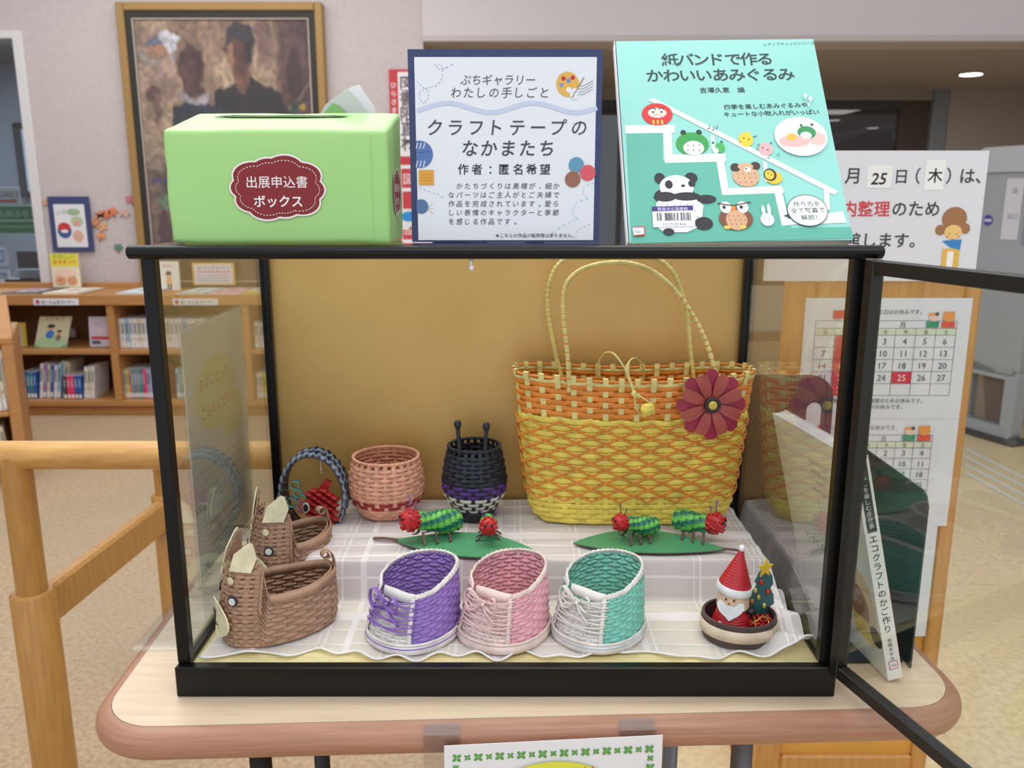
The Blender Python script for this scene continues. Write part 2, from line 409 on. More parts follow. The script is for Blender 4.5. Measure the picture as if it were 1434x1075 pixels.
MB().box(gx1,xr,LY-.03,LY+.06,0,gz1+.12,b=.01).build('door_frame',mat('grey_door_frame',(128,134,140),.5),dr)
MB().box(gx0,a0,LY+.02,LY+.07,gz1-.07,gz1).build('lintel',mat('dark_steel2',(58,58,60),.5),dr)
w2=thing('window_2',None,None,(gx0,LY,gz0)); w2['kind']='structure'
MB().box(gx0,a0,LY+.04,LY+.05,gz0,gz1-.07).build('pane',glassmat('dark_window_glass',(150,152,158),.10),w2)
for u in (870,1075,1150):
    x=at(u,200,LY).x; MB().box(x-.02,x+.02,LY+.02,LY+.07,gz0,gz1-.07).build('mullion',mat('dark_steel2',(58,58,60),.5),w2)
MB().box(gx0,a0,LY+.02,LY+.07,gz0,gz0+.05).build('sill',mat('dark_steel2',(58,58,60),.5),w2)
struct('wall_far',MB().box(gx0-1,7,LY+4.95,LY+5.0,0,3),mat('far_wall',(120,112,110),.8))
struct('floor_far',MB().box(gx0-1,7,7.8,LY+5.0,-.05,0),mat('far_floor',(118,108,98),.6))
area('lobby_fill',(2.2,6.2,1.98),(2.0,.6),9,(0,0,0),(1,.96,.92))  # added fill without a fixture, lifts the dark lobby and its ceiling
# lobby downlight, plus two added beyond the window in place of glass reflections
def downlight(u,v,label,z=None,Yf=None):
    p=atz(u,v,lz-.002) if z is None else at(u,v,Yf)
    if z is not None: p.z=z
    t=thing('downlight',label,'light',tuple(p),0,'round ceiling downlights')
    MB().lathe([(.075,-.012),(.085,-.012),(.085,0),(.075,0)],p,24).build('rim',WIN,t,True)
    MB().lathe([(.0,-.014),(.072,-.014),(.072,-.004),(0,-.004)],p,24).build('lamp_face',mat('lamp_glow',(255,250,240),.5,emit=5),t)
downlight(1360,102,'round white ceiling downlight glowing above the grey security gate')
downlight(1222,178,'small round downlight standing in for a reflection in the dark lobby window, beside its brown door')
downlight(1167,167,'small downlight standing in for a reflection in the dark lobby window, nearest the teal book')
# bright poster far beyond lobby
q0=at(1241,214,12.14);q1=at(1256,192,12.14)
o=MB().box(q0.x,q1.x,12.11,12.15,q0.z,q1.z).build('lit_sign',mat('lit_sign',(190,225,215),.5,emit=1.2)); tag(o,'small bright backlit sign far beyond the dark lobby window','sign')
# white curved booth in the far room
q0=at(1150,260,8.6); q0.z=1.3;q1=at(1236,184,8.6)
m=MB(); P_=[(0,-1.3),(q1.x-q0.x,-1.3)]+[(q1.x-q0.x-.14+.14*cos(a),q1.z-q0.z-.14+.14*sin(a)) for a in [i*PI/12 for i in range(7)]]+[(0,q1.z-q0.z-.16)]
m.prism(P_,(q0.x,8.6,q0.z),(1,0,0),(0,0,1),.3); o=m.build('ticket_gate',mat('pale_gate',(170,165,168),.5)); tag(o,'pale rounded gate panel in the dim room beyond the lobby window','gate')
# shelf units seen dimly beyond the window
sr=thing('storage_rack','dim rack with brown boxes beyond the dark lobby window, left of the teal book','rack',(at(857,330,9.0).x,9.0,0))
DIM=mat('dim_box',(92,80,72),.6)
for u in(838,878):
    p=at(u,330,9.0); MB().box(p.x-.015,p.x+.015,8.9,9.1,0,at(u,290,9.0).z).build('rack_post',BLACK2,sr)
for v in(344,318,294):
    p=at(838,v,9.0); q=at(878,v,9.0); MB().box(p.x,q.x,8.9,9.1,p.z-.01,p.z+.01).build('rack_shelf',BLACK2,sr)
for u,v in((848,342),(868,342),(848,317),(868,317)):
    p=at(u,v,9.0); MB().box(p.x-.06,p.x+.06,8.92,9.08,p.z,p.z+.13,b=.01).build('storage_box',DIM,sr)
# ---------------------------------------------------------------- security gate and floor rails on the right
GREY=mat('gate_grey',(160,164,172),.5)
p=atz(1346,598,0); q=atz(1428,622,0); dv=(q-p); Lg=dv.length; dvn=dv.normalized()
g=thing('security_gate','tall grey rounded security gate panel at the right edge','gate',(p.x,p.y,0))
top=1.42
nx=Vector((dvn.y,-dvn.x,0))
def rr(w,h,r,n=6,x0=0,y0=0):
    P_=[]
    for cx,cy,a0 in((w-r,r,-PI/2),(w-r,h-r,0),(r,h-r,PI/2),(r,r,PI)):
        for i in range(n+1):
            a=a0+PI/2*i/n; P_.append((x0+cx+r*cos(a),y0+cy+r*sin(a)))
    return P_
def ring(mb,w,h,r,t,O,X,Y,d,mi=0,n=6):
    a=rr(w,h,r,n); b=rr(w-2*t,h-2*t,max(r-t,.002),n,t,t); O=Vector(O);X=Vector(X);Y=Vector(Y);N_=X.cross(Y).normalized(); k=len(a); vs=[]
    for dd in(d,0):
        for P_ in(a,b): vs+=[O+X*x+Y*y+N_*dd for x,y in P_]
    fs=[]
    for i in range(k):
        j=(i+1)%k; fs+=[(i,j,k+j,k+i),(2*k+i,3*k+i,3*k+j,2*k+j),(i,2*k+i,2*k+j,j),(k+i,k+j,3*k+j,3*k+i)]
    mb.add(vs,fs,mi)
m=MB(); m.prism(rr(Lg,top-.34,.05,6,0,.34),(p.x,p.y,0),dvn,(0,0,1),.07); m.build('gate_panel',GREY,g)
m=MB(); ring(m,Lg,.38,.06,.07,(p.x,p.y,.01),dvn,(0,0,1),.07); m.build('lower_frame',GREY,g)
m=MB(); m.prism(rr(Lg-.12,.24,.05,6,.06,.08),tuple(Vector((p.x,p.y,0))+nx*.03),dvn,(0,0,1),.006); m.build('lower_window',mat('gate_window',(120,110,108),.2,alpha=.45),g)
m=MB(); m.prism(rr(Lg+.06,.03,.014,4,-.03,0),tuple(Vector((p.x,p.y,0))+nx*(-.02)),dvn,(0,0,1),.11); m.build('base_plate',mat('gate_base',(64,64,68),.6),g)
m=MB(); m.prism(rr(Lg+.1,.12,.05,6,-.02,top-.1),tuple(Vector((p.x,p.y,0))+nx*(-.012)),dvn,(0,0,1),.095); m.build('top_cap',mat('gate_cap',(182,186,192),.4),g)
front=Vector((p.x,p.y,0))+nx*.0
pf=Print(Vector((p.x,p.y,0))+dvn.cross(Vector((0,0,1))).normalized()*.072,dvn,(0,0,1),.001)
pf.rect(Lg*.45,1.0,Lg*.72,top-.13,(206,206,214)); pf.rect(Lg*.78,.98,Lg*.95,top-.12,(128,138,148)); pf.text('図',Lg*.55,1.22,.03,(90,90,120)); pf.text('出口',Lg*.52,1.1,.03,(110,110,140))
pf.build('label_strip',g)
pf=Print(Vector((p.x,p.y,0))+dvn.cross(Vector((0,0,1))).normalized()*.074,dvn,(0,0,1),.001); pf.ell(Lg*.22,1.09,.026,.026,(80,70,150)); pf.rect(Lg*.16,1.083,Lg*.28,1.096,(200,200,225)); pf.build('sticker',g)
# brown woven basket beyond the gate window
b_=thing('waste_basket','brown woven waste basket seen through the grey gate lower window','basket',(atz(1385,592,0).x+.12,4.55,0))
bp=b_.location
WB=mat('brown_wicker',(128,80,60),.7)
m=MB()
for i in range(10): m.tube([(bp.x+cos(a)*(.09+.003*i),bp.y+sin(a)*(.09+.003*i),.05+.022*i) for a in [2*PI*k/20 for k in range(20)]],.011,5,closed=True)
m.build('woven_body',WB,b_,True)['kind']='stuff'
MB().lathe([(.0,.0),(.09,0),(.115,.27),(.11,.27),(.086,.01),(0,.01)],bp,20).build('lining',mat('lining_dark',(96,60,48),.8),b_)
m=MB(); m.tube([(bp.x+cos(a)*.12,bp.y+sin(a)*.12,.275) for a in [2*PI*k/20 for k in range(20)]],.012,6,closed=True); m.build('rim',WB,b_,True)
METAL=mat('brushed_metal',(220,218,208),.3,.2)
fr=thing('floor_rail_strip','row of thin metal rails set in the floor beside the grey gate','rail',tuple(atz(1400,650,0)))
for k in range(4):
    a=atz(1352,629+k*11,0); b=atz(1470,688+k*13,0)
    MB().beam(a+Vector((0,0,.003)),b+Vector((0,0,.003)),.02,.006,bev=.002).build('rail',METAL,fr)
# ---------------------------------------------------------------- left painting
PY=WY-.03
pa=at(163,4,PY); pb=at(452,4,PY); pc=at(206,345,PY); pz1=at(300,4,PY).z; pz0=at(300,640,PY).z
px0=pa.x-.0; px1=pb.x+.0; pz0=pz1-1.62
pic=thing('framed_painting','large framed painting of two dark-haired figures above the bookshelf','painting',(px0,WY,pz0))
FRG=mat('frame_gold_wood',(158,124,72),.45,.15); fw=.045
for x0,x1,z0,z1 in((px0,px0+fw,pz0,pz1),(px1-fw,px1,pz0,pz1),(px0+fw,px1-fw,pz1-fw,pz1),(px0+fw,px1-fw,pz0,pz0+fw)):
    MB().box(x0,x1,PY-.03,WY,z0,z1,b=.006).build('frame_rail',FRG,pic)
ix0,ix1,iz0,iz1=px0+fw,px1-fw,pz0+fw,pz1-fw
m=MB()
for x0,x1,z0,z1 in((ix0,ix0+.035,iz0,iz1),(ix1-.035,ix1,iz0,iz1),(ix0+.035,ix1-.035,iz1-.035,iz1),(ix0+.035,ix1-.035,iz0,iz0+.035)): m.box(x0,x1,PY-.018,PY+.02,z0,z1)
m.build('inner_liner',mat('liner_dark',(38,38,34),.6),pic)
ix0+=.035;ix1-=.035;iz0+=.035;iz1-=.035
m=MB()
for x0,x1,z0,z1 in((ix0,ix0+.008,iz0,iz1),(ix1-.008,ix1,iz0,iz1),(ix0+.008,ix1-.008,iz1-.008,iz1),(ix0+.008,ix1-.008,iz0,iz0+.008)): m.box(x0,x1,PY-.016,PY+.02,z0,z1)
m.build('slip_edge',mat('slip_pale',(176,160,150),.6),pic)
# painted canvas: brush strokes as a colour attribute on a fine grid
def clampf(x): return 0 if x<0 else 1 if x>1 else x
def vnoise(x,y,k=0):
    xi=math.floor(x);yi=math.floor(y);fx=x-xi;fy=y-yi; fx=fx*fx*(3-2*fx);fy=fy*fy*(3-2*fy)
    h=lambda a,b: hsh(a*1.0+b*57.0,k)
    return (h(xi,yi)*(1-fx)+h(xi+1,yi)*fx)*(1-fy)+(h(xi,yi+1)*(1-fx)+h(xi+1,yi+1)*fx)*fy
def mixc(a,b,t): return tuple(a[i]*(1-t)+b[i]*t for i in range(3))
def painting(u,v):
    u+= (vnoise(u*26,v*26,3)-.5)*.022; v+=(vnoise(u*26,v*26,5)-.5)*.022; u+=(vnoise(u*70,v*55,13)-.5)*.012; v+=(vnoise(u*60,v*70,15)-.5)*.010
    n=vnoise(u*7,v*8,1); n2=vnoise(u*22+4,v*16,2)
    c=mixc((176,150,124),(140,112,92),clampf(n*1.5-.2)); c=mixc(c,(196,172,142),clampf(n2*1.3-.6))
    def el(cx,cy,rx,ry,col,s=.25):
        nonlocal c
        d=math.sqrt(((u-cx)/rx)**2+((v-cy)/ry)**2); c=mixc(c,col,clampf((1-d)/s+.5))
    if u<.25 and .05<v<.3: c=mixc(c,(160,130,120),.5)
    t=clampf((u-.79)/.05); c=mixc(c,mixc((78,52,52),(104,76,70),n2),t)
    el(.74,.07,.05,.1,(128,98,92)); 
    el(.9,.2,.045,.09,(70,46,44)); el(.86,.33,.05,.05,(96,66,56))
    if abs((v-.34)+(u-.85)*.75)<.006 and u>.84: c=(140,124,104)
    el(.895,.33,.02,.045,(46,76,66)); el(.935,.325,.014,.014,(176,150,60))
    el(.13,.085,.06,.02,(104,110,130)); el(.2,.072,.06,.022,(206,204,212)); el(.2,.1,.035,.034,(200,198,206)); el(.21,.14,.014,.03,(158,156,164)); el(.13,.12,.05,.02,(176,128,104))
    if abs((v-.13)-(u-.03)*.55)<.006 and .02<u<.16: c=(170,164,162)
    el(.085,.28,.045,.035,(104,74,66)); el(.1,.33,.02,.06,(120,90,80))
    # standing woman
    body=clampf((v-(.2+abs(u-.63)*.36 if abs(u-.63)<.19 else .2+.068+(abs(u-.63)-.19)*2.4))/.012+.3)
    if .25<u<.95: c=mixc(c,mixc((32,27,31),(50,40,42),n2),body)
    el(.6,.215,.05,.05,(126,86,66)); el(.6,.1,.083,.085,(52,42,46)); el(.575,.125,.052,.07,(120,78,60)); el(.545,.13,.02,.05,(150,110,84)); el(.6,.15,.04,.06,(96,60,50)); el(.6,.055,.075,.035,(60,52,56))
    # boy
    b2=clampf((v-(.285+abs(u-.32)*.3 if abs(u-.32)<.12 else .321+(abs(u-.32)-.12)*5))/.012+.3)
    if .15<u<.52: c=mixc(c,mixc((34,38,52),(50,56,70),n2),b2)
    if .2<u<.6 and v>.33: c=mixc(c,mixc((42,38,44),(60,60,66),n),.8)
    el(.3,.25,.045,.06,(84,56,50)); el(.32,.285,.085,.03,(170,160,166)); el(.32,.262,.05,.03,(86,58,52))
    el(.315,.175,.078,.075,(78,48,46)); el(.3,.19,.05,.06,(92,62,54))
    if v>.45:
        t=clampf((v-.45)*8); q=mixc((84,62,56),(58,48,50),n); 
        if u<.15: q=mixc(q,(120,96,84),n2)
        if .48<v<.56 and u<.22: q=(120,106,92)
        c=mixc(c,q,t*.85); el(.1,.68,.05,.03,(110,130,104)); el(.08,.8,.04,.08,(84,54,50)); el(.13,.6,.1,.01,(76,76,110))
    k=.82+.38*vnoise(u*48,v*60,7)+.12*(vnoise(u*110,v*90,9)-.5); return tuple(max(0,min(255,x*k)) for x in c)
NX,NZ=130,150; vs=[];fs=[];cols=[]
for j in range(NZ+1):
    for i in range(NX+1):
        u=i/NX; v=j/NZ; vs.append((ix0+(ix1-ix0)*u,PY-.004,iz1-(iz1-iz0)*v)); cols.append(lin(painting(u,v)))
for j in range(NZ):
    for i in range(NX):
        a=j*(NX+1)+i; fs.append((a,a+NX+1,a+NX+2,a+1))
m=MB(); m.add(vs,fs); o=m.build('canvas',None or WHITE,pic)
ca=o.data.color_attributes.new('paint','FLOAT_COLOR','POINT')
ca.data.foreach_set('color',[x for c in cols for x in c])
pm=bpy.data.materials.new('oil_paint'); N,K=nodes(pm); at_=N.new('ShaderNodeAttribute'); at_.attribute_name='paint'; K.new(at_.outputs['Color'],N['Principled BSDF'].inputs['Base Color']); N['Principled BSDF'].inputs['Roughness'].default_value=.6
o.data.materials[0]=pm
MB().box(ix0,ix1,PY-.012,PY-.009,iz0,iz1).build('glazing',glassmat('picture_glass',(250,250,250),.02),pic)
# ---------------------------------------------------------------- wall notices and paper decorations
def card(name,u0,v0,u1,v1,Y,col,label,cat,draw,t=.004,group=None,eps=.0015):
    """upright card whose front faces the camera side; corners measured at its own distance"""
    q0=at((u0+u1)/2,v1,Y); q1=at((u0+u1)/2,v0,Y); vm=(v0+v1)/2
    x0=at(u0,vm,Y).x; x1=at(u1,vm,Y).x; w_=x1-x0; h_=q1.z-q0.z
    t_=thing(name,label,cat,(x0,Y,q0.z),0,group)
    sheet((x0,Y,q0.z),(1,0,0),(0,0,1),w_,h_,t,flat(col) if isinstance(col,tuple) else col,'sheet',t_)
    pr=Print((x0,Y,q0.z),(1,0,0),(0,0,1),eps); draw(pr,w_,h_); pr.build('printed_picture',t_); return t_
def d_navy(p,w,h):
    p.rect(w*.13,h*.08,w*.87,h*.86,(224,222,226)); p.text('ふゆ',w*.3,h*.68,w*.14,(120,130,120),'c'); p.ell(w*.34,h*.38,w*.17,h*.14,(60,84,140)); p.ell(w*.34,h*.45,w*.15,h*.08,(196,56,60)); p.ell(w*.34,h*.37,w*.09,h*.03,(230,226,226))
    p.ell(w*.66,h*.55,w*.15,h*.1,(176,196,150)); p.ell(w*.66,h*.52,w*.08,h*.05,(214,150,150)); p.ell(w*.66,h*.28,w*.13,h*.11,(214,170,150)); p.ell(w*.6,h*.72,w*.16,h*.06,(150,176,140))
card('framed_poster',70,275,128,352,WY-.02,(58,68,112),'small navy-bordered poster taped to the wall above the bookshelf','poster',d_navy)
def d_yel(p,w,h):
    p.rect(0,h*.62,w,h,(224,214,70)); p.text('たのしい',w*.5,h*.86,w*.2,(90,150,80),'c',.02); p.text('あきまつり',w*.5,h*.7,w*.17,(210,70,50),'c',.02); p.ell(w*.3,h*.2,w*.2,h*.14,(226,160,120)); p.ell(w*.72,h*.2,w*.18,h*.14,(214,150,110)); p.ell(w*.5,h*.42,w*.4,h*.12,(236,200,180)); p.ell(w*.26,h*.22,w*.03,h*.02,(60,40,40)); p.ell(w*.34,h*.22,w*.03,h*.02,(60,40,40))
card('picture_book',72,355,111,402,WY-.12,(232,222,190),'yellow-topped picture book standing on the shelf top below the navy poster','book',d_yel,.012)
def d_boy(p,w,h):
    p.text('えほん',w*.5,h*.82,w*.18,(200,90,80),'c'); p.ell(w*.5,h*.55,w*.13,h*.1,(236,196,160)); p.ell(w*.5,h*.61,w*.14,h*.07,(60,44,40)); p.rect(w*.38,h*.25,w*.62,h*.47,(226,180,110)); p.rect(w*.4,h*.06,w*.48,h*.25,(70,76,90)); p.rect(w*.53,h*.06,w*.61,h*.25,(70,76,90))
card('picture_book',222,366,251,408,WY-.16,(236,234,230),'white picture book with a standing child, on the shelf top by the case post','book',d_boy,.012)
def d_lab(p,w,h):
    p.rect(w*.05,h*.07,w*.95,h*.93,(222,214,226)); p.text('はーとふるコーナー',w*.5,h*.72,w*.085,(90,80,140),'c',.02)
    for i in range(9): p.ell(w*(.14+.09*i),h*.6,w*.03,h*.05,(196,80,90))
    for k in range(3): p.rect(w*.12,h*(.42-.12*k),w*.88,h*(.45-.12*k),(150,140,160))
card('corner_sign',270,368,328,399,WY-.1,(226,190,110),'small orange-edged sign board standing on the shelf top inside the case view','sign',d_lab,.012)
DEC=[(103+8,308,(214,120,70)),(141,300,(206,110,80)),(150,300,(220,90,40)),(133,310,(214,130,90)),(143,317,(216,150,90)),(158,296,(226,100,50)),(175,298,(206,160,140)),(142,345-25+10,(226,130,70)),(140,296+8,(180,130,100)),(166,346,(40,110,90)),(65,283,(206,150,110)),(183,279,(190,90,100))]
for i,(u,v,c_) in enumerate(DEC):
    p=at(u,v,WY-.004)
    t_=thing('paper_leaf',['orange','red','bright orange','pale','tan','vivid orange','pink','amber','brown','green','light brown','crimson'][i]+' paper leaf stuck on the wall '+['right beside the navy poster','beside the navy poster, high','right of the pair, high','under the red one','lowest of the leaf cluster','at the cluster right end','alone near the painting','low between poster and painting','in the cluster middle','near the case rail end','left of the navy poster top','close to the painting frame'][i],'decoration',tuple(p),0,'paper leaves on the wall')
    m=MB(); rr_=.026+.010*hsh(i); a0=hsh(i,2)*6; P_=[(rr_*cos(a0+a)*(.55+.45*abs(cos(2.5*a))),rr_*sin(a0+a)*(.4+.4*abs(cos(2.5*a)))) for a in [2*PI*k/30 for k in range(30)]]
    m.prism(P_,(p.x,p.y-.002,p.z),(1,0,0),(0,0,1),.004); m.build('leaf_blade',flat(tuple(int(v*.75+52) for v in c_)),t_)
    MB().beam((p.x,p.y-.006,p.z),(p.x+.04*cos(a0),p.y-.006,p.z+.04*sin(a0)),.004,.003).build('leaf_stem',flat((150,90,60)),t_)
# red and white banner on the wall behind the green box
def d_ban(p,w,h):
    p.rect(0,h*.0,w,h,(190,58,66)); p.rect(w*.22,h*.52,w,h*.985,(226,224,226)); p.text('ひらきません',w*.11,h*.9,w*.16,(236,220,224),'c',.01,rot='v',track=w*.2)
    for i,ch in enumerate('図書限直材'): p.text(ch,w*.44,h*(.89-.083*i),w*.38,(92,84,84),'c',.02)
    p.rect(w*.22,0,w,h*.47,(226,224,226)); p.rect(w*.24,h*.34,w,h*.45,(196,60,68)); p.text('図',w*.42,h*.365,w*.3,(230,220,220),'c'); p.rect(w*.26,h*.22,w,h*.32,(196,60,68)); p.ell(w*.42,h*.175,w*.22,h*.03,(40,140,210)); p.ell(w*.5,h*.1,w*.1,h*.02,(170,110,80))
card('wall_banner',548,97,603,345,WY-.015,(190,58,66),'red and white vertical banner on the wall behind the green box','banner',d_ban)
# ================================================================ BACK BOOKSHELF
SY=4.62; SB=WY-.01
def sx(u,v=500): return at(u,v,SY).x
def sz(v): return at(300,v,SY).z
zt_f=sz(415); z_fb=sz(427); z_m0=sz(497); z_m1=sz(490); z_b0=sz(569); z_b1=sz(561)
zt_b=at(300,402,SB).z
sh=thing('bookshelf','low wooden two-tier bookshelf with sloping display top along the wall','shelf',(-2,SY,0))
XL=-3.4; XR=at(560,450,SY).x
m=MB(); m.add([(XL,SY,zt_f),(XR,SY,zt_f),(XR,SB,zt_b),(XL,SB,zt_b),(XL,SY,zt_f-.02),(XR,SY,zt_f-.02),(XR,SB,zt_b-.02),(XL,SB,zt_b-.02)],[(0,1,2,3),(7,6,5,4),(4,5,1,0),(5,6,2,1),(6,7,3,2),(7,4,0,3)]); m.build('display_top',SHELFW,sh)
MB().box(XL,XR,SY-.015,SY+.01,z_fb,zt_f+.012,b=.004).build('front_fascia',SHELFW,sh)
MB().box(XL,XR,SB-.03,SB,zt_b-.01,zt_b+.03,b=.004).build('rear_lip',SHELFW,sh)
MB().box(XL,XR,SY+.01,SB,z_m0,z_m1,b=.004).build('shelf_board',SHELFW,sh)
MB().box(XL,XR,SY,SB,z_b0,z_b1,b=.004).build('shelf_board',SHELFW,sh)
MB().box(XL,XR,SB-.012,SB,z_b1,zt_f).build('back_board',SHELFB,sh)
MB().box(XL,XR,SY+.03,SB,0,z_b0).build('plinth',SHELFW,sh)
for u in(-60,160,347,540):
    x=sx(u); MB().box(x-.02,x+.02,SY,SB,z_b1,z_fb,b=.003).build('upright',SHELFW,sh)
def d_tag(p,w,h):
    p.ell(w*.09,h*.5,w*.045,h*.35,(190,60,100)); p.text('はーとふるコーナー',w*.17,h*.25,h*.62,(50,50,70),'l',.02,sx=.95)
for u,l in((47,'white strip label on the shelf edge left of the case'),(242,'white strip label on the shelf edge seen through the case')):
    card('shelf_label',u,418,u+63,427,SY-.016,(228,228,232),l,'label',d_tag,.003)
# flat books on the sloping top
sl=math.atan2(zt_b-zt_f,SB-SY)
for i,(u0,u1,c1,c2,l) in enumerate(((2,52,(96,110,90),(170,70,110),'dark floral flat book on the sloping shelf top, far left'),(60,108,(226,216,196),(206,150,130),'cream flat book on the sloping shelf top left of the case'),(163,205,(206,222,222),(150,190,190),'pale teal flat book on the sloping top beside the case post'),(248,288,(190,206,200),(120,150,140),'grey-green flat book on the sloping top, inside case view'),(292,338,(222,206,214),(206,70,110),'pink-edged flat book on the sloping top, inside case view'),(340,372,(206,196,80),(150,150,60),'yellow-green flat book on the sloping top next to the rear post'))):
    a=at(u0,420,SY+.06).x; b=at(u1,420,SY+.06).x; z0=zt_f+(zt_b-zt_f)*.15; O=Vector((a,SY+.06,zt_f+.06*math.tan(sl)+.002)); Yd=Vector((.1,cos(sl),sin(sl))).normalized()
    t_=thing('display_book',l,'book',tuple(O),0,'flat books on the shelf top')
    N_=Vector((1,0,0)).cross(Yd).normalized(); sheet(O+N_*.01,(1,0,0),Yd,b-a,.27,.009,flat(c1),'cover',t_)
    pr=Print(O+N_*.01,(1,0,0),Yd,.001); w_=b-a; pr.rect(w_*.1,.03,w_*.9,.24,c2 if i in(0,4) else mixc(c1,(255,255,255),.4)); pr.rect(w_*.2,.06,w_*.8,.2,mixc(c1,(240,240,240),.6)); pr.ell(w_*.5,.13,w_*.2,.04,c2)
    pr.text('えほん',w_*.5,.2,.03,(90,60,60),'c'); pr.build('printed_picture',t_)
# faced books in the left bay
def faced(u0,v0,u1,v1,Y,lean,col,label,draw,tilt=0,cat='book',name='picture_book'):
    vm=(v0+v1)/2; x0=at(u0,vm,Y).x; x1=at(u1,vm,Y).x; q0=at(u0,v1,Y); q1=at(u0,v0,Y); h_=(q1.z-q0.z)/cos(lean)
    t_=thing(name,label,cat,(x0,Y,q0.z)); Xd=Vector((1,0,0)); Yd=Vector((tilt,sin(lean),cos(lean))).normalized(); N_=Xd.cross(Yd).normalized()
    sheet((x0,Y,q0.z),Xd,Yd,x1-x0,h_,.008,flat(col),'cover',t_); pr=Print((x0,Y,q0.z),Xd,Yd,.001); draw(pr,x1-x0,h_); pr.build('printed_picture',t_); return t_
def d_kids(p,w,h):
    p.rect(w*.0,h*.0,w,h*.12,(120,170,120)); p.ell(w*.5,h*.2,w*.48,h*.2,(176,206,160)); p.ell(w*.42,h*.64,w*.12,h*.09,(230,180,150)); p.ell(w*.42,h*.7,w*.12,h*.06,(50,40,40)); p.ell(w*.42,h*.44,w*.13,h*.13,(60,130,200)); p.ell(w*.7,h*.5,w*.08,h*.06,(230,180,150)); p.ell(w*.7,h*.54,w*.08,h*.04,(80,50,40)); p.ell(w*.7,h*.34,w*.08,h*.1,(150,110,100)); p.text('どうよう',w*.5,h*.88,w*.16,(200,90,90),'c')
faced(45,444,90,488,SY+.08,.25,(216,212,176),'leaning children picture book with two figures, upper left shelf bay',d_kids,.16)
def d_dvd(p,w,h):
    p.rect(w*.04,h*.03,w*.96,h*.97,(216,206,222)); p.text('うた',w*.4,h*.7,w*.2,(180,100,140),'c'); p.rect(w*.08,h*.24,w*.94,h*.34,(206,60,80)); p.rect(w*.1,h*.08,w*.5,h*.2,(90,90,120)); p.ell(w*.55,h*.55,w*.25,h*.12,(230,210,224))
faced(124,444,155,485,SY+.1,.1,(226,226,232),'white disc case with a red stripe standing in the upper left bay',d_dvd,0,'case','disc_case')
def d_note(p,w,h): p.rect(w*.1,h*.1,w*.9,h*.9,(222,222,230))
faced(95,460,105,472,SB-.06,.05,(206,206,214),'tiny pale card stuck in the upper left shelf bay',d_note,0,'card','note_card')
faced(8,452,36,488,SY+.12,.05,(206,180,60),'yellow-edged book at the left end of the upper bay',lambda p,w,h:(p.rect(w*.25,h*.05,w*.8,h*.9,(196,190,176))),0)
# standing books
PAL={'w':(222,222,222),'t':(60,130,150),'b':(40,90,170),'k':(226,60,110),'g':(90,160,130),'y':(222,206,60),'p':(200,130,170),'r':(200,60,60),'d':(60,60,76),'c':(214,206,180),'l':(150,190,214),'G':(40,140,60),'o':(226,150,70),'v':(150,120,180)}
CN={'w':'white','t':'teal','b':'blue','k':'pink','g':'sage green','y':'yellow','p':'mauve','r':'red','d':'dark grey','c':'cream','l':'light blue','G':'bright green','o':'orange','v':'violet'}
ORD='first second third fourth fifth sixth seventh eighth ninth tenth eleventh twelfth thirteenth fourteenth fifteenth sixteenth seventeenth eighteenth nineteenth twentieth twenty-first twenty-second twenty-third'.split()
def books(u0,u1,vtop,zb,Y,seq,where,group,lean=0.0,dep=.18,vj=4,piv=None,hh=None):
    n=len(seq); xa=at(u0,(vtop+520)/2,Y).x; xb=at(u1,(vtop+520)/2,Y).x; pitch=(xb-xa)/n; cnt={}
    ht=at(300,vtop,Y).z-zb if hh is None else hh
    for i,ch in enumerate(seq):
        x=xa+pitch*i; h=ht*(1-.015*vj*hsh(i,u0)); wv=pitch*.92
        cnt[ch]=cnt.get(ch,0)+1; k=cnt[ch]
        nb='the left end' if i==0 else 'the right end' if i==n-1 else 'between a %s and a %s one'%(CN[seq[i-1]],CN[seq[i+1]])
        lab='%s book, %s from the left, %s'%(CN[ch],ORD[i],where)
        t_=thing('book',lab,'book',(x,Y,zb),0,group)
        M=Matrix.Translation((x,Y,zb))@Matrix.Rotation(lean,4,'Y')
        MB().box(0,wv,0,dep,0,h,M=M,b=.0025).build('cover',flat(PAL[ch]),t_)
        MB().box(wv*.12,wv*.88,.006,dep-.004,.004,h+.0008,M=M).build('page_block',PAPERG,t_)
        X_=Vector((cos(lean),0,-sin(lean))); Z_=Vector((sin(lean),0,cos(lean)))
        pr=Print(M@Vector((0,0,0)),X_,Z_,.0012)
        dk=(60,60,70) if sum(PAL[ch])>480 else (232,232,232)
        pr.rect(wv*.2,h*.5,wv*.8,h*.86,mixc(PAL[ch],dk,.45)); pr.rect(wv*.1,h*.05,wv*.9,h*.2,(232,228,226)); pr.rect(wv*.25,h*.3,wv*.75,h*.34,mixc(PAL[ch],(200,60,80),.6)); pr.build('spine_print',t_)
        if piv is not None:
            v_=Vector((x,Y,0))-Vector((piv[0],piv[1],0)); v_.rotate(Matrix.Rotation(piv[2],3,'Z')); t_.location=(piv[0]+v_.x,piv[1]+v_.y,zb); t_.rotation_euler=(0,0,piv[2])
zb1=z_m1; zb2=z_b1
books(166,292,446,zb1,SY+.05,'wwlwwcwwlwwwcwwwlwwcww','upper middle shelf bay','white series on the upper middle shelf',vj=1)
books(330,344,444,zb1,SY+.05,'yyc','upper middle bay right end','yellow books at the upper bay end',vj=1)
books(357,372,450,zb1,SY+.05,'cw','upper right bay by the rear post','pale books in the upper right bay')
books(30,48,520,zb2,SY+.05,'bttb','lower left shelf bay, left part','blue books at the lower left',.05)
books(50,80,508,zb2,SY+.06,'wvcbwl','lower left shelf bay, middle','leaning books in the lower left bay',.13)
books(76,88,503,zb2,SY+.09,'wc','lower left bay behind the pink ones','tall books in the lower left bay',.2)
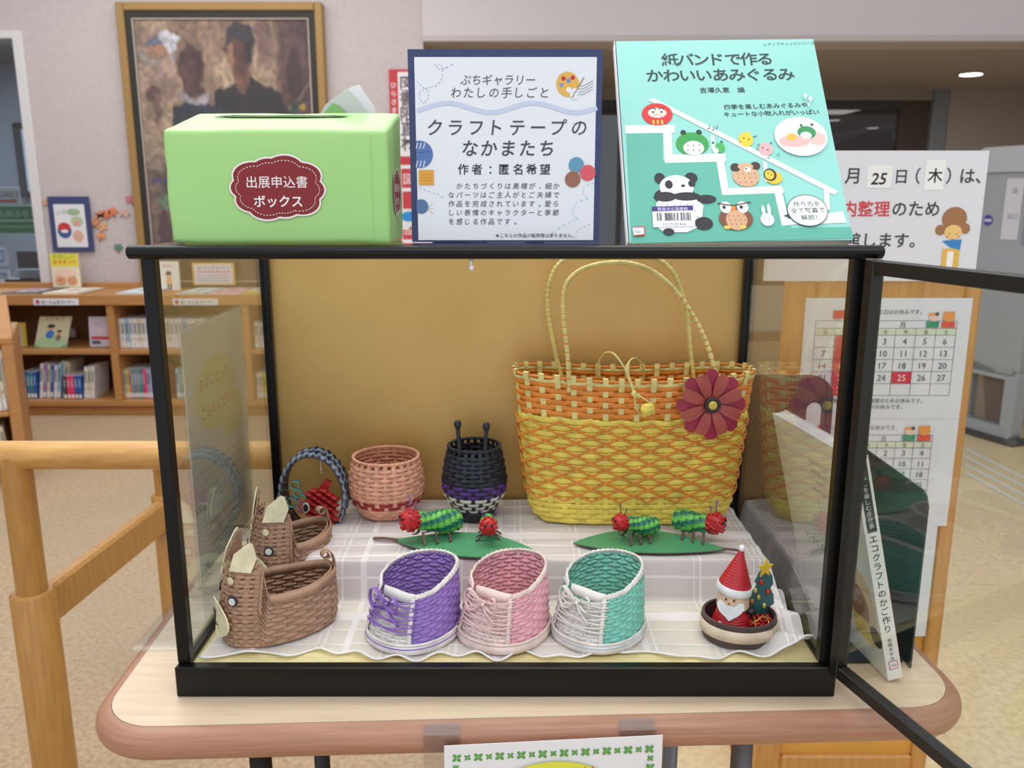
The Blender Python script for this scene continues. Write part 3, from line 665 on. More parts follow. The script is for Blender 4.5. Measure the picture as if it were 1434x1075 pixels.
books(86,112,526,zb2,SY+.04,'dkkbb','lower left shelf bay, right part','pink and blue volumes',.02,vj=1)
books(113,128,512,zb2,SY+.05,'wcw','lower left bay, right end','pale leaning books at the lower left',.1)
books(167,226,517,zb2,SY+.05,'glypgvgtkplvrpk','lower middle shelf bay','thin coloured books on the lower middle shelf',vj=1)
books(245,300,516,zb2,SY+.05,'lgwpbcwrwlw','lower middle bay right of the case post','books on the lower shelf seen through the case',vj=3)
books(330,344,505,zb2,SY+.05,'blw','lower middle bay beside the upright','blue leaning books beside the upright',.15)
books(358,372,520,zb2,SY+.05,'wcy','lower right bay by the rear post','pale and yellow books in the lower right bay')
# ---------------------------------------------------------------- near bookcase at the left edge
NY=3.5
nb=thing('side_bookcase','wooden bookcase with slanted top cut off at the left edge','shelf',(at(42,670,NY).x,NY,0))
xr_=at(42,670,NY).x
xa=at(20,485,NY).x
zA=at(20,482,NY).z; zB=at(8,440,NY).z
MB().box(xr_-.045,xr_,NY,NY+.5,0,zA,b=.004).build('side_panel',SHELFW,nb)
MB().box(-3.4,xr_,NY,NY+.5,zA,zA+.03,b=.004).build('shelf_board',SHELFW,nb)
m=MB(); m.add([(-3.4,NY+.02,zA+.03),(xr_,NY+.02,zA+.03),(xr_-.02,NY+.26,zB+.05),(-3.4,NY+.26,zB+.05),(-3.4,NY+.06,zA+.03),(xr_,NY+.06,zA+.03),(xr_-.02,NY+.3,zB+.05),(-3.4,NY+.3,zB+.05)],[(0,1,2,3),(7,6,5,4),(4,5,1,0),(5,6,2,1),(6,7,3,2),(7,4,0,3)]); m.build('slanted_top',SHELFW,nb)
z1=at(10,575,NY).z
MB().box(-3.4,xr_-.045,NY,NY+.5,z1-.02,z1,b=.004).build('shelf_board',SHELFW,nb)
MB().box(-3.4,xr_-.045,NY+.02,NY+.5,.05,.08,b=.004).build('shelf_board',SHELFW,nb)
MB().box(-3.4,xr_,NY+.48,NY+.5,.0,zA).build('back_board',SHELFB,nb)
nb.rotation_euler=(0,0,math.radians(27)); PV=(xr_,NY,math.radians(27))
books(-60,24,487,z1,NY+.03,'wlcGwtwwGwcwG','top row of the near left bookcase','books in the near left bookcase',-.04,vj=2,piv=PV)
books(-46,16,592,.08,NY+.05,'wcywGwcywc','bottom row of the near left bookcase','books low in the near left bookcase',-.08,vj=2,piv=PV)
# ---------------------------------------------------------------- wooden desk frame on the left
DY=1.45
fr=thing('wooden_desk_frame','pale wooden frame with round rail and telescopic legs left of the table','frame',(at(40,1000,DY).x,DY,0))
zc=at(100,637,DY).z
m=MB(); m.tube([(-1.3,DY,zc),(at(383,637,DY).x+.25,DY,zc)],.0255,28); m.build('top_rail',RAILW,fr,True,shade_angle=40)
def tleg(x,Y,zs,z1,r1,r2):
    m=MB(); m.lathe([(r1,zs-.03),(r1,z1)],(x,Y,0),28); m.build('upper_leg',RAILP,fr,True,shade_angle=40)
    m=MB(); m.lathe([(r2*.98,0),(r2,.01),(r2,zs-.006),(r2-.005,zs),(r1,zs)],(x,Y,0),28); m.build('lower_leg',RAILP,fr,True,shade_angle=40)
s1=at(50,826,DY); xl=at(47,840,DY).x
tleg(xl,DY,s1.z,zc,.0265,.0385)
Y2=1.98; s2=at(232,690,Y2); tleg(s2.x,Y2,s2.z,at(232,640,Y2).z,.024,.034)
zs=at(150,838,1.7).z
MB().beam((xl,DY,at(75,860,DY).z),(s2.x,Y2,at(75,860,DY).z),.028,.078,bev=.006).build('stretcher',RAILP,fr)
MB().beam((s2.x,Y2,at(232,645,Y2).z),(s2.x+.05,DY,zc),.03,.03,bev=.005).build('arm',RAILW,fr)
# ================================================================ TABLE
TC=Vector((.0175,.985,0)); RT=Matrix.Translation(TC)@Matrix.Rotation(math.radians(2.4),4,'Z')
tb=thing('display_table','small rounded wooden table with brown edge carrying the display case','table',(TC.x,TC.y,0))
def slab(mb,w,d,r,prof,mi=0,n=10):
    """rounded rectangle loops: prof = (inset,z)"""
    rows=[]
    for ins,z in prof:
        P_=rr(w-2*ins,d-2*ins,r-ins,n,-w/2+ins,-d/2+ins); rows.append([RT@Vector((x,y,z)) for x,y in P_])
    k=len(rows[0]); vs=[p for r_ in rows for p in r_]; fs=[]
    for i in range(len(rows)-1):
        for j in range(k): fs.append((i*k+j,i*k+(j+1)%k,(i+1)*k+(j+1)%k,(i+1)*k+j))
    mb.add(vs,fs,mi); return rows
m=MB(); e=.0165
prof=[(.012,.666)]+[(e-e*cos(a) if True else 0,.683+e*sin(a)) for a in [PI*(-.5)+PI*i/10 for i in range(11)]]
rows=slab(m,.905,.50,.075,prof); m.build('edge_band',TEDGE,tb,True)
m=MB(); k=len(rows[-1]); m.add(rows[-1],[tuple(range(k))]); top_=[p+Vector((0,0,.0003)) for p in [RT@Vector((x,y,.6997)) for x,y in rr(.905-.034,.50-.034,.058,10,-.905/2+.017,-.25+.017)]]
m=MB(); kk=len(top_); m.add(top_+[p-Vector((0,0,.02)) for p in top_],[tuple(range(kk)),tuple(range(2*kk-1,kk-1,-1))]+[(i,kk+i,kk+(i+1)%kk,(i+1)%kk) for i in range(kk)]); m.build('table_top',TABLET,tb)
m=MB(); slab(m,.56,.3,.03,[(0,.64),(0,.667)]); m.build('apron',TEDGE,tb)
STEEL=mat('grey_steel',(120,120,124),.4,.5)
for lx,ly,mm in((-.30,-.15,BLACK2),(.235,-.15,STEEL),(-.30,.17,BLACK2),(.235,.17,STEEL)):
    q=RT@Vector((lx,ly,0)); MB().lathe([(.016,0),(.012,.01),(.012,.66)],(q.x,q.y,0),14).build('leg',mm,tb,True)
q=RT@Vector((.28,-.05,.66)); r_=RT@Vector((.36,.03,.50)); MB().beam(q,r_,.02,.008).build('brace',BLACK2,tb)
# ---------------------------------------------------------------- clover sign taped to the table front
a=Vector((at(612,1042,.728).x,0,0)); 
fl=lambda x,y: RT@Vector((x,y,0))
Xd=(RT@Vector((1,0,0))-RT@Vector((0,0,0))).normalized()
O=RT@Vector((-.0935,-.2522,0)); O.z=.391
Xs=(Xd+Vector((0,0,.026))).normalized(); Zs=Vector((0,-.02,1)).normalized()
sg=thing('clover_notice','white notice with green clover border hanging from the table front','sign',tuple(O))
sheet(O,Xs,Zs,.212,.2965,.0008,WHITE,'paper',sg)
pr=Print(O,Xs,Zs,.0002); GC=(96,160,66)
def clover(x,y,r):
    for k in range(4): a=PI/4+k*PI/2+.15*sin(x*300); pr.ell(x+r*.62*cos(a),y+r*.62*sin(a),r*.50,r*.36,GC,10,a); pr.l-=.03
for i in range(19): clover(.012+.0104*i,.2825,.0048 if i%2==0 else .0034)
for i in range(1,26):
    for xx in(.011,.2005): clover(xx,.2825-.0104*i,.0048 if i%2==0 else .0034)
pr.l+=1; pr.ell(.106,.235,.062,.04,(224,224,70),40); pr.text('手芸材・置材',.106,.256,.0135,(214,70,50),'c',.02); pr.text('ご自由にどうぞ',.106,.225,.014,(214,70,50),'c',.02); pr.build('printed_picture',sg)
TAPE=glassmat('clear_tape',(240,238,238),.08,.25)
for u,l in((-.096,'clear tape strip at the notice left corner'),(.095,'clear tape strip at the notice right corner')):
    q=[RT@Vector((u,-.24,.7004)),RT@Vector((u,-.2508,.694)),RT@Vector((u,-.2514,.68)),RT@Vector((u,-.253,.66))]
    m=MB(); m.ribbon(q,Xd,.036,.0002); m.build('tape',TAPE,sg)
# ================================================================ FREE-STANDING NOTICE BOARD
BY=1.5
bx0=at(1105,395,BY).x; bx1=at(1378,395,BY).x; bzt=at(1240,392,BY).z
bo=thing('notice_board','tall wooden freestanding notice board behind the table on the right','board',(bx0,BY,0))
fwid=.05
for x0,x1,z0,z1 in((bx0,bx0+fwid,0,bzt),(bx1-.03,bx1,0,bzt),(bx0+fwid,bx1-.03,bzt-.045,bzt),(bx0+fwid,bx1-.03,.05,.11)):
    MB().box(x0,x1,BY,BY+.03,z0,z1,b=.004).build('frame_rail',BOARDW,bo)
MB().box(bx0+fwid,bx1-.03,BY+.01,BY+.02,.11,bzt-.045).build('panel',BOARDP,bo)
MB().beam((bx0+.02,BY+.02,.012),(bx0+.02,BY+.25,.012),.04,.024).build('foot',BOARDW,bo)
MB().beam((bx1-.02,BY+.02,.012),(bx1-.02,BY+.25,.012),.04,.024).build('foot',BOARDW,bo)
# calendar sheet
cz1=at(1240,417,BY).z; cz0=at(1240,737,BY-.004).z; cx0=at(1128,417,BY).x; cx1=at(1362,417,BY).x
W=cx1-cx0;H=cz1-cz0
cal=thing('calendar_sheet','white two-month library calendar on the notice board','calendar',(cx0,BY,cz0))
sheet((cx0,BY-.002,cz0),(1,0,0),(0,0,1),W,H,.001,PAPERG,'paper',cal)
pr=Print((cx0,BY-.002,cz0),(1,0,0),(0,0,1),.0004)
INK=(74,74,84); RED=(206,50,66); LG=(206,214,190)
def month(y1,y0,mo,first,days,reds,xr0,xr1):
    # y1: header top, y0: grid bottom
    hh=(y1-y0); r1=y1-hh*.1; r2=y1-hh*.19; rows_=5; ch=(r2-y0)/rows_; cw=(xr1-xr0)/7
    pr.rect(xr0,r2,xr1,r1,LG)
    for yy in [y1,r1,r2]+[r2-ch*k for k in range(1,6)]: pr.line([(xr0,yy),(xr1,yy)],.0007,INK)
    for k in range(8): pr.line([(xr0+cw*k,y0),(xr0+cw*k,r1 if 0<k<7 else y1)],.0007,INK)
    d=1; c_=first
    for r_ in range(rows_):
        for k in range(7):
            if (r_==0 and k<first) or d>days: continue
            cx=xr0+cw*(k+.5); yb=r2-ch*(r_+1)
            rd=d in reds
            if rd: pr.rect(xr0+cw*k+.0006,yb+.0006,xr0+cw*(k+1)-.0006,yb+ch-.0006,RED)
            pr.l+=.2; pr.text(str(d),cx,yb+ch*.24,ch*.72,(240,226,228) if rd else INK,'c'); pr.l-=.2; d+=1
    for k,ch_ in enumerate('日月火水木金土'): pr.text(ch_,xr0+cw*(k+.5),r2+hh*.02,hh*.065,(90,110,80),'c')
    pr.text(str(mo),xr0+cw*3.05,r1+hh*.015,hh*.085,INK,'c'); pr.text('月',xr0+cw*4.3,r1+hh*.015,hh*.085,INK,'c')
def kids(x,y,s):
    pr.ell(x,y+s*.62,s*.3,s*.24,(226,196,180)); pr.ell(x-s*.14,y+s*.8,s*.18,s*.12,(226,160,80)); pr.ell(x+s*.18,y+s*.82,s*.14,s*.12,(100,84,84)); pr.rect(x-s*.42,y-.0*s,x+s*.36,y+s*.38,(50,140,104))
    x+=s*.92; pr.ell(x,y+s*.66,s*.38,s*.32,(226,150,70)); pr.ell(x-s*.25,y+s*.9,s*.1,s*.1,(226,150,70)); pr.ell(x+s*.25,y+s*.9,s*.1,s*.1,(226,150,70)); pr.rect(x-s*.4,y-.0*s,x+s*.42,y+s*.36,(214,84,60))
xr0=W*.07; xr1=W*.92
month(H*.906,H*.5875,6,1,30,(1,8,15,22,29,25),xr0,xr1)
pr.rect(W*.17,H*.915,W*.25,H*.95,RED); pr.text('色のついている日はお休みです。',W*.70,H*.935,W*.0315,INK,'r'); kids(W*.775,H*.878,W*.098)
pr.text('毎月一度の館内整理のためお休みです。',W*.76,H*.557,W*.0315,INK,'r'); pr.text('祝日の翌日がお休みです。',W*.64,H*.530,W*.0315,INK,'r'); pr.line([(W*.36,H*.50),(W*.40,H*.512)],.0006,(140,140,150))
pr.line([(0,H*.488),(W,H*.485)],.0006,(186,186,192))
month(H*.415,H*.12,7,3,31,(6,13,20,27,22),xr0-.004,xr1-.022)
pr.rect(W*.13,H*.43,W*.2,H*.46,RED); pr.text('色のついている日はお休みです。',W*.62,H*.44,W*.0315,INK,'r'); kids(W*.70,H*.39,W*.098)
pr.build('printed_table',cal)
# paper under the calendar
q0=at(1230,890,BY);q1=at(1333,732,BY)
lp=thing('lower_notice','pale notice sheet below the calendar on the notice board','sign',(q0.x-.1,BY,q0.z))
x0=cx0+.02; sheet((x0,BY-.0015,q0.z),(1,0,0),(0,0,1),bx1-.033-x0,cz0+.01-q0.z,.0008,PAPERG,'paper',lp)
pr=Print((x0,BY-.0015,q0.z),(1,0,0),(0,0,1),.0003); w_=bx1-.033-x0
pr.text('図書館だより',w_*.72,.15,.013,(110,110,116),'c',rot='v',track=.016); pr.line([(w_*.8,.0),(w_*.8,.18)],.001,(190,190,196)); pr.build('printed_picture',lp)
# white sign standing on top of board
sz1=at(1280,211,BY).z; sx1=at(1384,211,BY).x; sz0=at(1280,393,BY).z+.0; sw=.37; sx0=sx1-sw
ws=thing('closing_day_sign','large white sign with handwritten date fixed above the notice board','sign',(sx0,BY,sz0))
hs=sz1-sz0
sheet((sx0,BY-.004,sz0),(1,0,0),(0,0,1),sw,hs,.004,PAPERG,'paper',ws)
pr=Print((sx0,BY-.004,sz0),(1,0,0),(0,0,1),.0004)
X_=lambda u,v=260:at(u,v,BY-.004).x-sx0
Z_=lambda v:at(1280,v,BY-.004).z-sz0
BK=(60,58,62)
pr.rect(X_(1213),Z_(263),X_(1248),Z_(231),(232,232,228)); pr.rect(X_(1294),Z_(266),X_(1321),Z_(224),(234,234,230))
pr.text('月',X_(1192),Z_(255),.029,BK,'c',.012); pr.text('25',X_(1229),Z_(258),.027,(40,38,40),'c',.02,shear=.15); pr.text('日',X_(1261),Z_(255),.026,BK,'c',.012); pr.text('（',X_(1284),Z_(255),.028,BK,'c',.01); pr.text('木',X_(1308),Z_(254),.026,(40,38,40),'c',.015); pr.text('）',X_(1327),Z_(255),.028,BK,'c',.01); pr.text('は、',X_(1358),Z_(255),.028,BK,'c',.012)
pr.text('6',X_(1165),Z_(256),.027,(40,38,40),'c',.02)
pr.text('館内整理',X_(1246,292),Z_(301),.028,(206,56,66),'r',.014); pr.text('のため',X_(1248,292),Z_(301),.0285,BK,'l',.012)
pr.text('休館します。',X_(1281,340),Z_(345),.028,BK,'r',.012)
# printed girl with scarf
gx=X_(1335,320); s=.03
pr.ell(gx,Z_(306),s*.72,s*.66,(158,112,72),24); pr.ell(gx-s*.75,Z_(322),s*.3,s*.3,(158,112,72)); pr.ell(gx+s*.7,Z_(320),s*.26,s*.3,(158,112,72)); pr.ell(gx,Z_(325),s*.5,s*.42,(232,194,120),20)
pr.rect(gx-s*.5,0,gx+s*.5,Z_(348),(226,178,80)); pr.rect(gx-s*.2,0,gx+s*.16,Z_(352),(236,236,232)); pr.poly([(gx-s*.6,Z_(337)),(gx+s*.55,Z_(335)),(gx+s*.5,Z_(350)),(gx-s*.1,Z_(346))],(50,130,190))
for e_ in(-.2,.22): pr.line([(gx+s*(e_-.08),Z_(327)),(gx+s*e_,Z_(328)),(gx+s*(e_+.08),Z_(327))],.0008,(90,60,40))
pr.line([(gx-s*.08,Z_(334)),(gx,Z_(335)),(gx+s*.1,Z_(334))],.0008,(170,80,60)); pr.ell(gx-s*.3,Z_(331),s*.08,s*.06,(230,150,110)); pr.ell(gx+s*.34,Z_(331),s*.08,s*.06,(230,150,110))
pr.build('lettering',ws)
for xx in(.19,): MB().box(sx0+xx-.012,sx0+xx+.012,BY+.001,BY+.004,sz0-.0,sz0+.1).build('support_strip',PAPERG,ws)
# ================================================================ DISPLAY CASE
CXL,CXR=-.338,.3235; CYF,CYR=.80,1.168; FZ=.7285; TZ=1.1597
dc=thing('display_case','black-framed glass display case with gold back board and opened door','case',(0,.98,.70))
m=MB()
m.box(-.345,.332,.785,.797,.7003,.7335,b=.0012); m.build('base_front',BLACK,dc)
MB().box(-.345,-.333,.797,1.185,.7003,.7335,b=.0012).build('base_side',BLACK,dc)
MB().box(.320,.332,.797,1.185,.7003,.7335,b=.0012).build('base_side',BLACK,dc)
MB().box(-.333,.320,1.173,1.185,.7003,.7335,b=.0012).build('base_back',BLACK,dc)
MB().box(-.333,.320,.797,1.173,.706,FZ).build('floor_board',PALEW,dc)
m=MB(); m.tube([(-.354,.79,1.1533),(-.3525,.79,1.1533),(.340,.79,1.1533),(.3417,.79,1.1533)],[.0045,.0064,.0064,.0045],20); m.build('top_rail',BLACK,dc,True,shade_angle=40)
m=MB(); m.tube([(-.354,1.175,1.1533),(.3417,1.175,1.1533)],.0062,16); m.build('top_rail',BLACK,dc,True,shade_angle=40)
for x in(-.338,.3255): MB().box(x-.006,x+.006,.79,1.175,1.1475,1.1585,b=.001).build('side_rail',BLACK,dc)
MB().box(-.333,.3195,.795,1.17,1.1562,TZ).build('top_glass',GLASS,dc)
MB().box(-.3445,-.3315,.793,.806,.7335,1.149,b=.0012).build('front_post',BLACK,dc)
MB().box(.3165,.3285,.793,.806,.7335,1.149,b=.0012).build('front_post',BLACK,dc)
MB().box(-.3435,-.3315,1.160,1.172,.7335,1.149,b=.001).build('rear_post',BLACK,dc)
MB().box(.3165,.3265,1.160,1.172,.7335,1.149,b=.001).build('rear_post',BLACK,dc)
MB().box(-.332,.317,1.172,1.178,.7335,1.149).build('back_board',GOLD,dc)
MB().box(-.340,-.3375,.806,1.160,.7335,1.149).build('side_glass',GLASS,dc)
MB().box(.3225,.325,.806,1.160,.7335,1.149).build('side_glass',GLASS,dc)
m=MB(); m.tube([(.0-.038,.792,1.1475),(-.038,.792,1.140)],.0018,8); m.tube([(-.0375,.792,1.1405),(-.0375,.792,1.1365)],.0026,8); m.build('door_catch',mat('clear_catch',(225,222,210),.3),dc,True)
# opened door: hinged on the right front post
dth=math.atan2(.275,-1.0)  # direction in x,y = (.275,-1)
DV=Vector((.271,-.962,0)).normalized(); H0=Vector((.3295,.787,0)); dw=.655
NV=Vector((0,0,1)).cross(DV).normalized()
def dpt(s,z,n=0): return H0+DV*s+NV*n+Vector((0,0,z))
door=bpy.data.objects.new('door',None); C.objects.link(door); door.parent=dc; door.location=Vector((H0.x,H0.y,.728))-Vector(dc.location)
for s0 in(.0065,dw-.0065): MB().beam(dpt(s0,.7275),dpt(s0,1.147),.013,.012,bev=.001,up=DV).build('stile',BLACK2,door)
for z in(.7345,1.1405): MB().beam(dpt(.013,z),dpt(dw-.013,z),.012,.013,bev=.001).build('rail',BLACK2,door)
m=MB(); a=[dpt(.012,.738,d) for d in(-.001,.001)];b=[dpt(dw-.012,.738,d) for d in(-.001,.001)];c_=[dpt(dw-.012,1.137,d) for d in(-.001,.001)];d_=[dpt(.012,1.137,d) for d in(-.001,.001)]
m.add([a[0],b[0],c_[0],d_[0],a[1],b[1],c_[1],d_[1]],[(0,1,2,3),(7,6,5,4),(0,4,5,1),(1,5,6,2),(2,6,7,3),(3,7,4,0)]); m.build('pane',GLASS,door)
for z in(.80,1.08): MB().tube([dpt(-.003,z-.012),dpt(-.003,z+.012)],.003,10).build('hinge',BLACK2,door)
# ---------------------------------------------------------------- green ballot box
GRN=mat('green_wrap',(164,212,132),.36,0,(158,206,126),7,bump=.12,bscale=8)
gb=thing('ballot_box','light green paper-wrapped box with slot on top of the case','box',(-.216,.86,TZ))
x0,x1=-.3186,-.1137; yf,yr=.805,.902; zf,zr=1.2625,1.286; Z0=TZ+.0006
c8=[Vector(p) for p in((x0,yf,Z0),(x1,yf,Z0),(x1,yr,Z0),(x0,yr,Z0),(x0,yf,zf),(x1,yf,zf),(x1,yr,zr),(x0,yr,zr))]
import bmesh
bm=bmesh.new(); bv=[bm.verts.new(p-Vector(gb.location)) for p in c8]
for f in((3,2,1,0),(4,5,6,7),(0,1,5,4),(1,2,6,5),(2,3,7,6),(3,0,4,7)): bm.faces.new([bv[i] for i in f])
bmesh.ops.bevel(bm,geom=list(bm.edges),offset=.0042,segments=3,affect='EDGES',profile=.6)
bmesh.ops.subdivide_edges(bm,edges=[e for e in bm.edges if e.calc_length()>.06],cuts=5,use_grid_fill=True)
for v in bm.verts:
    n=vnoise(v.co.x*60,v.co.z*60+v.co.y*60,3)-.5; v.co+=Vector((n*.0012,n*.001,n*.0014))
me=bpy.data.meshes.new('box_body'); bm.to_mesh(me); bm.free(); me.materials.append(GRN)
for p in me.polygons: p.use_smooth=True
o=bpy.data.objects.new('box_body',me); C.objects.link(o); o.parent=gb
Yt=Vector((0,yr-yf,zr-zf)).normalized(); Nt=Vector((1,0,0)).cross(Yt)
SO=Vector((x0,yf,zf))+Nt*.0008
m=MB(); P_=[(.026,.070)]+[(.026+.13*i/8,.0790+.0012*sin(i*1.7)) for i in range(1,8)]+[(.158,.074),(.15,.068)]+[(.15-.12*i/8,.0670+.0008*sin(i*2.1)) for i in range(1,8)]
m.prism(P_,SO,(1,0,0),Yt,.0004); m.build('slot',mat('slot_dark',(40,70,34),.9),gb)
m=MB(); m.ribbon([SO+Vector((.026,0,0))+Yt*.0725,SO+Vector((.09,0,0))+Yt*.0715+Nt*.0005,SO+Vector((.155,0,0))+Yt*.0715,SO+Vector((.16,0,0))+Yt*.073+Nt*.001],Yt,.0010,.0006); m.build('slot_lip',GRN,gb)
# wrinkled wrap seam near the right edge and folded flap on side
MB().box(x1-.0155,x1-.0145,yf-.0006,yf,Z0+.004,zf-.005).build('wrap_seam',GRN,gb)
def cloud(cx,cy,rx,ry,n=120,grow=0.0):
    P_=[]; lob=[(-.62,.5,.42),(-.2,.72,.36),(.22,.78,.4),(.66,.5,.4),(.76,-.02,.38),(.62,-.5,.38),(.16,-.62,.36),(-.3,-.66,.4),(-.66,-.42,.36),(-.8,.05,.34)]
    for i in range(n):
        a=2*PI*i/n; d=(cos(a),sin(a)); best=.3
        for x,y,r in lob:
            x*=.82; y*=.8
            b=d[0]*x+d[1]*y; c2=b*b-(x*x+y*y-r*r)
            if c2>0: best=max(best,b+math.sqrt(c2))
        P_.append((cx+d[0]*best*rx+d[0]*grow,cy+d[1]*best*ry+d[1]*grow))
    return P_
MAR=(128,32,38)
def cloudlabel(O,X,Y,k,sxx=1.0):
    m=MB(); p=Print(O,X,Y,.00015)
    p.poly(cloud(0,0,.044*k*sxx,.030*k,grow=.0016),(236,228,226)); p.poly(cloud(0,0,.044*k*sxx,.030*k),MAR)
    q=cloud(0,0,.0395*k*sxx,.0258*k,160); p.line(q,.0006,(240,230,230),True,dash=2)
    p.text('出展申込書',0,.0022*k,.0118*k,(240,236,236),'c',0.0,sx=sxx); p.text('ボックス',0,-.0155*k,.0118*k,(240,236,236),'c',.014,sx=sxx)
    return p
lx=(x0+x1)/2-.0; q0=at(389,265,yf)
p=cloudlabel((q0.x,yf-.0012,q0.z),(1,0,0),(0,0,1),.98); p.build('front_label',gb)
q0=at(558,270,.85); p=cloudlabel((x1+.0012,.853,q0.z),(0,1,0),(0,0,1),.72,.8); p.build('side_label',gb)
# folded leaflets behind the green box
lf=thing('folded_leaflet','curled white and green leaflets sticking up behind the green box','leaflet',(-.17,.93,TZ))
def curl(pts,w,col,name,ydir=Vector((.2,1,0)).normalized()):
    m=MB(); m.ribbon([Vector(q) for q in pts],ydir,w,.0006); o=m.build(name,col,lf); return o
g=lambda u,v,Y:at(u,v,Y)
def leaf4(name,us,col):
    m=MB(); vs=[g(*u) for u in us]; n=len(vs); k=[v+Vector((.0,.0007,0)) for v in vs]
    m.add(vs+k,[tuple(range(n)),tuple(range(2*n-1,n-1,-1))]+[(i,n+i,n+(i+1)%n,(i+1)%n) for i in range(n)]); m.build(name,col,lf)
leaf4('leaflet_back',((503,118,.935),(512,132,.935),(523,148,.935),(532,170,.935),(534,330,.935),(470,330,.935),(478,140,.935),(482,126,.935)),WHITE)
leaf4('leaflet_front',((448,160,.925),(456,146,.925),(470,135,.925),(487,124,.925),(498,136,.925),(520,165,.925),(520,330,.925),(448,330,.925)),mat('grey_paper',(200,200,200),.6))
leaf4('leaflet_green',((452,160,.921),(466,144,.921),(476,149,.921),(492,165,.921),(492,330,.921),(452,330,.921)),mat('leaflet_green',(130,180,110),.6))
# ---------------------------------------------------------------- title panel
PYp=.832
tp=thing('title_panel','square white exhibition title board with navy border standing on the case','sign',(0,PYp,TZ))
bl=at(577,346,PYp); br=at(838,346,PYp); tl=at(571,68,PYp); tr=at(845,71,PYp)
px0_=(bl.x+tl.x)/2; px1_=(br.x+tr.x)/2; W=px1_-px0_; H=tl.z-.0005-(TZ+.0006)
NAVY=mat('navy_card',(52,66,110),.5,0,(44,56,98),60)
O=Vector((px0_,PYp,TZ+.0006)); X=Vector((1,0,0)); Y=Vector((0,0,1))
sheet(O,X,Y,W,H,.004,NAVY,'backing_board',tp)
u0,v0=571,68
SX=lambda u,v:(at(u,v,PYp).x-px0_)
SZ=lambda v:(at(707,v,PYp).z-O.z)
b=.0068
sheet(O+Vector((SX(586,334),-.0003,SZ(336))),X,Y,SX(834,200)-SX(582,200)-.001,SZ(80)-SZ(336),.0003,mat('poster_paper',(226,230,238),.55),'poster_sheet',tp)
pr=Print(O+Vector((0,-.0005,0)),X,Y,.00012)
T_=lambda s,u,v,sz,al='c',bo=.0,shr=.12,col=(72,72,84),sx_=1.0: pr.text(s,SX(u,v),SZ(v),sz,col,al,bo,sx=sx_,shear=shr)
mm=W/265.
def tr_(s,u,v,size,pitch,bo=0.0,col=(70,70,82),shr=.12): 
    pr.text(s,SX(u,v),SZ(v),size*mm,col,'c',bo,track=pitch*mm,shear=shr)
tr_('ぷちギャラリー',697,118,15,14.8); tr_('わたしの手しごと',700,136,15.5,17.3)
pts=[(SX(584,150)+ (SX(836,150)-SX(584,150))*i/60, SZ(151)+ -cos(i/60*PI*4.2+.9)*.0042) for i in range(61)]
pr.line(pts,.0042,(196,206,230))
tr_('クラフトテープの',709,188,24,28.5,.008); tr_('なかまたち',711,217,24,26.5,.012)
tr_('作者：匿名希望',706,243,15.5,19,.014,(52,52,62),0.0)
body=['　かたちづくりは奥様が、細か','なパーツはご主人がとご夫婦で','作品を完成されています。愛ら','しい表情のキャラクターと季節','を感じる作品です。']
for i,s in enumerate(body): pr.text(s,SX(632,263+12.4*i),SZ(264+12.4*i),9.4*mm,(84,84,96),'l',0.004,track=11.3*mm,shear=.1)
pr.text('★こちらの作品の販売等は承りません。',SX(803,332),SZ(332),6.4*mm,(84,84,96),'r',.006)
def dot(u0,v0,us): pass
def dashes(pts,col=(150,170,200),w=.0006,n=4):
    # smooth path, dashed
    P_=[]
    for i in range(len(pts)-1):
        for k in range(n): t=k/n; P_.append((pts[i][0]*(1-t)+pts[i+1][0]*t,pts[i][1]*(1-t)+pts[i+1][1]*t))
    P_.append(pts[-1]); pr.line([(SX(a,b_),SZ(b_)) for a,b_ in P_],w,col,dash=2)
dashes([(608,90),(614,97),(622,96),(616,90),(611,91)]); dashes([(635,90),(620,97),(619,110),(612,120),(600,123)]); dashes([(584,114),(592,122),(600,127),(600,137),(594,145),(588,139),(587,130),(595,124),(603,122)])
dashes([(587,262),(600,268),(612,271),(624,278)],(150,190,210)); dashes([(773,326),(788,316),(802,309),(812,303)],(150,200,215)); dashes([(832,256),(818,260),(816,270),(824,278),(808,282),(802,292),(804,303),(812,310)],(150,200,215)); dashes([(832,312),(820,316),(808,322),(805,338)],(220,170,170)); 
# palette
c_=(SX(795,118),SZ(118)); pr.ell(c_[0],c_[1],.0105,.0112,(222,176,84),28,.4); pr.ell(c_[0]+.007,c_[1]-.0085,.005,.0052,(226,230,238)); pr.ell(c_[0]+.001,c_[1]-.005,.0024,.0024,(230,234,240))
for du,dv,cc in((-6,-8,(196,50,60)),(7,-9,(196,50,60)),(1,-5,(100,140,190)),(-9,1,(140,150,190))): pr.ell(SX(795+du,118+dv),SZ(118+dv),.0021,.0021,cc,12)
for k in range(4): pr.line([(SX(808+j*3.2,118),SZ(121+k*4-7*((j/8)**.8)-k*.4*0+ (2*sin(j*.6)))) for j in range(8)],.0004,(110,110,124))
pr.line([(SX(801,137),SZ(137)),(SX(818,108),SZ(108))],.0009,(150,120,60))
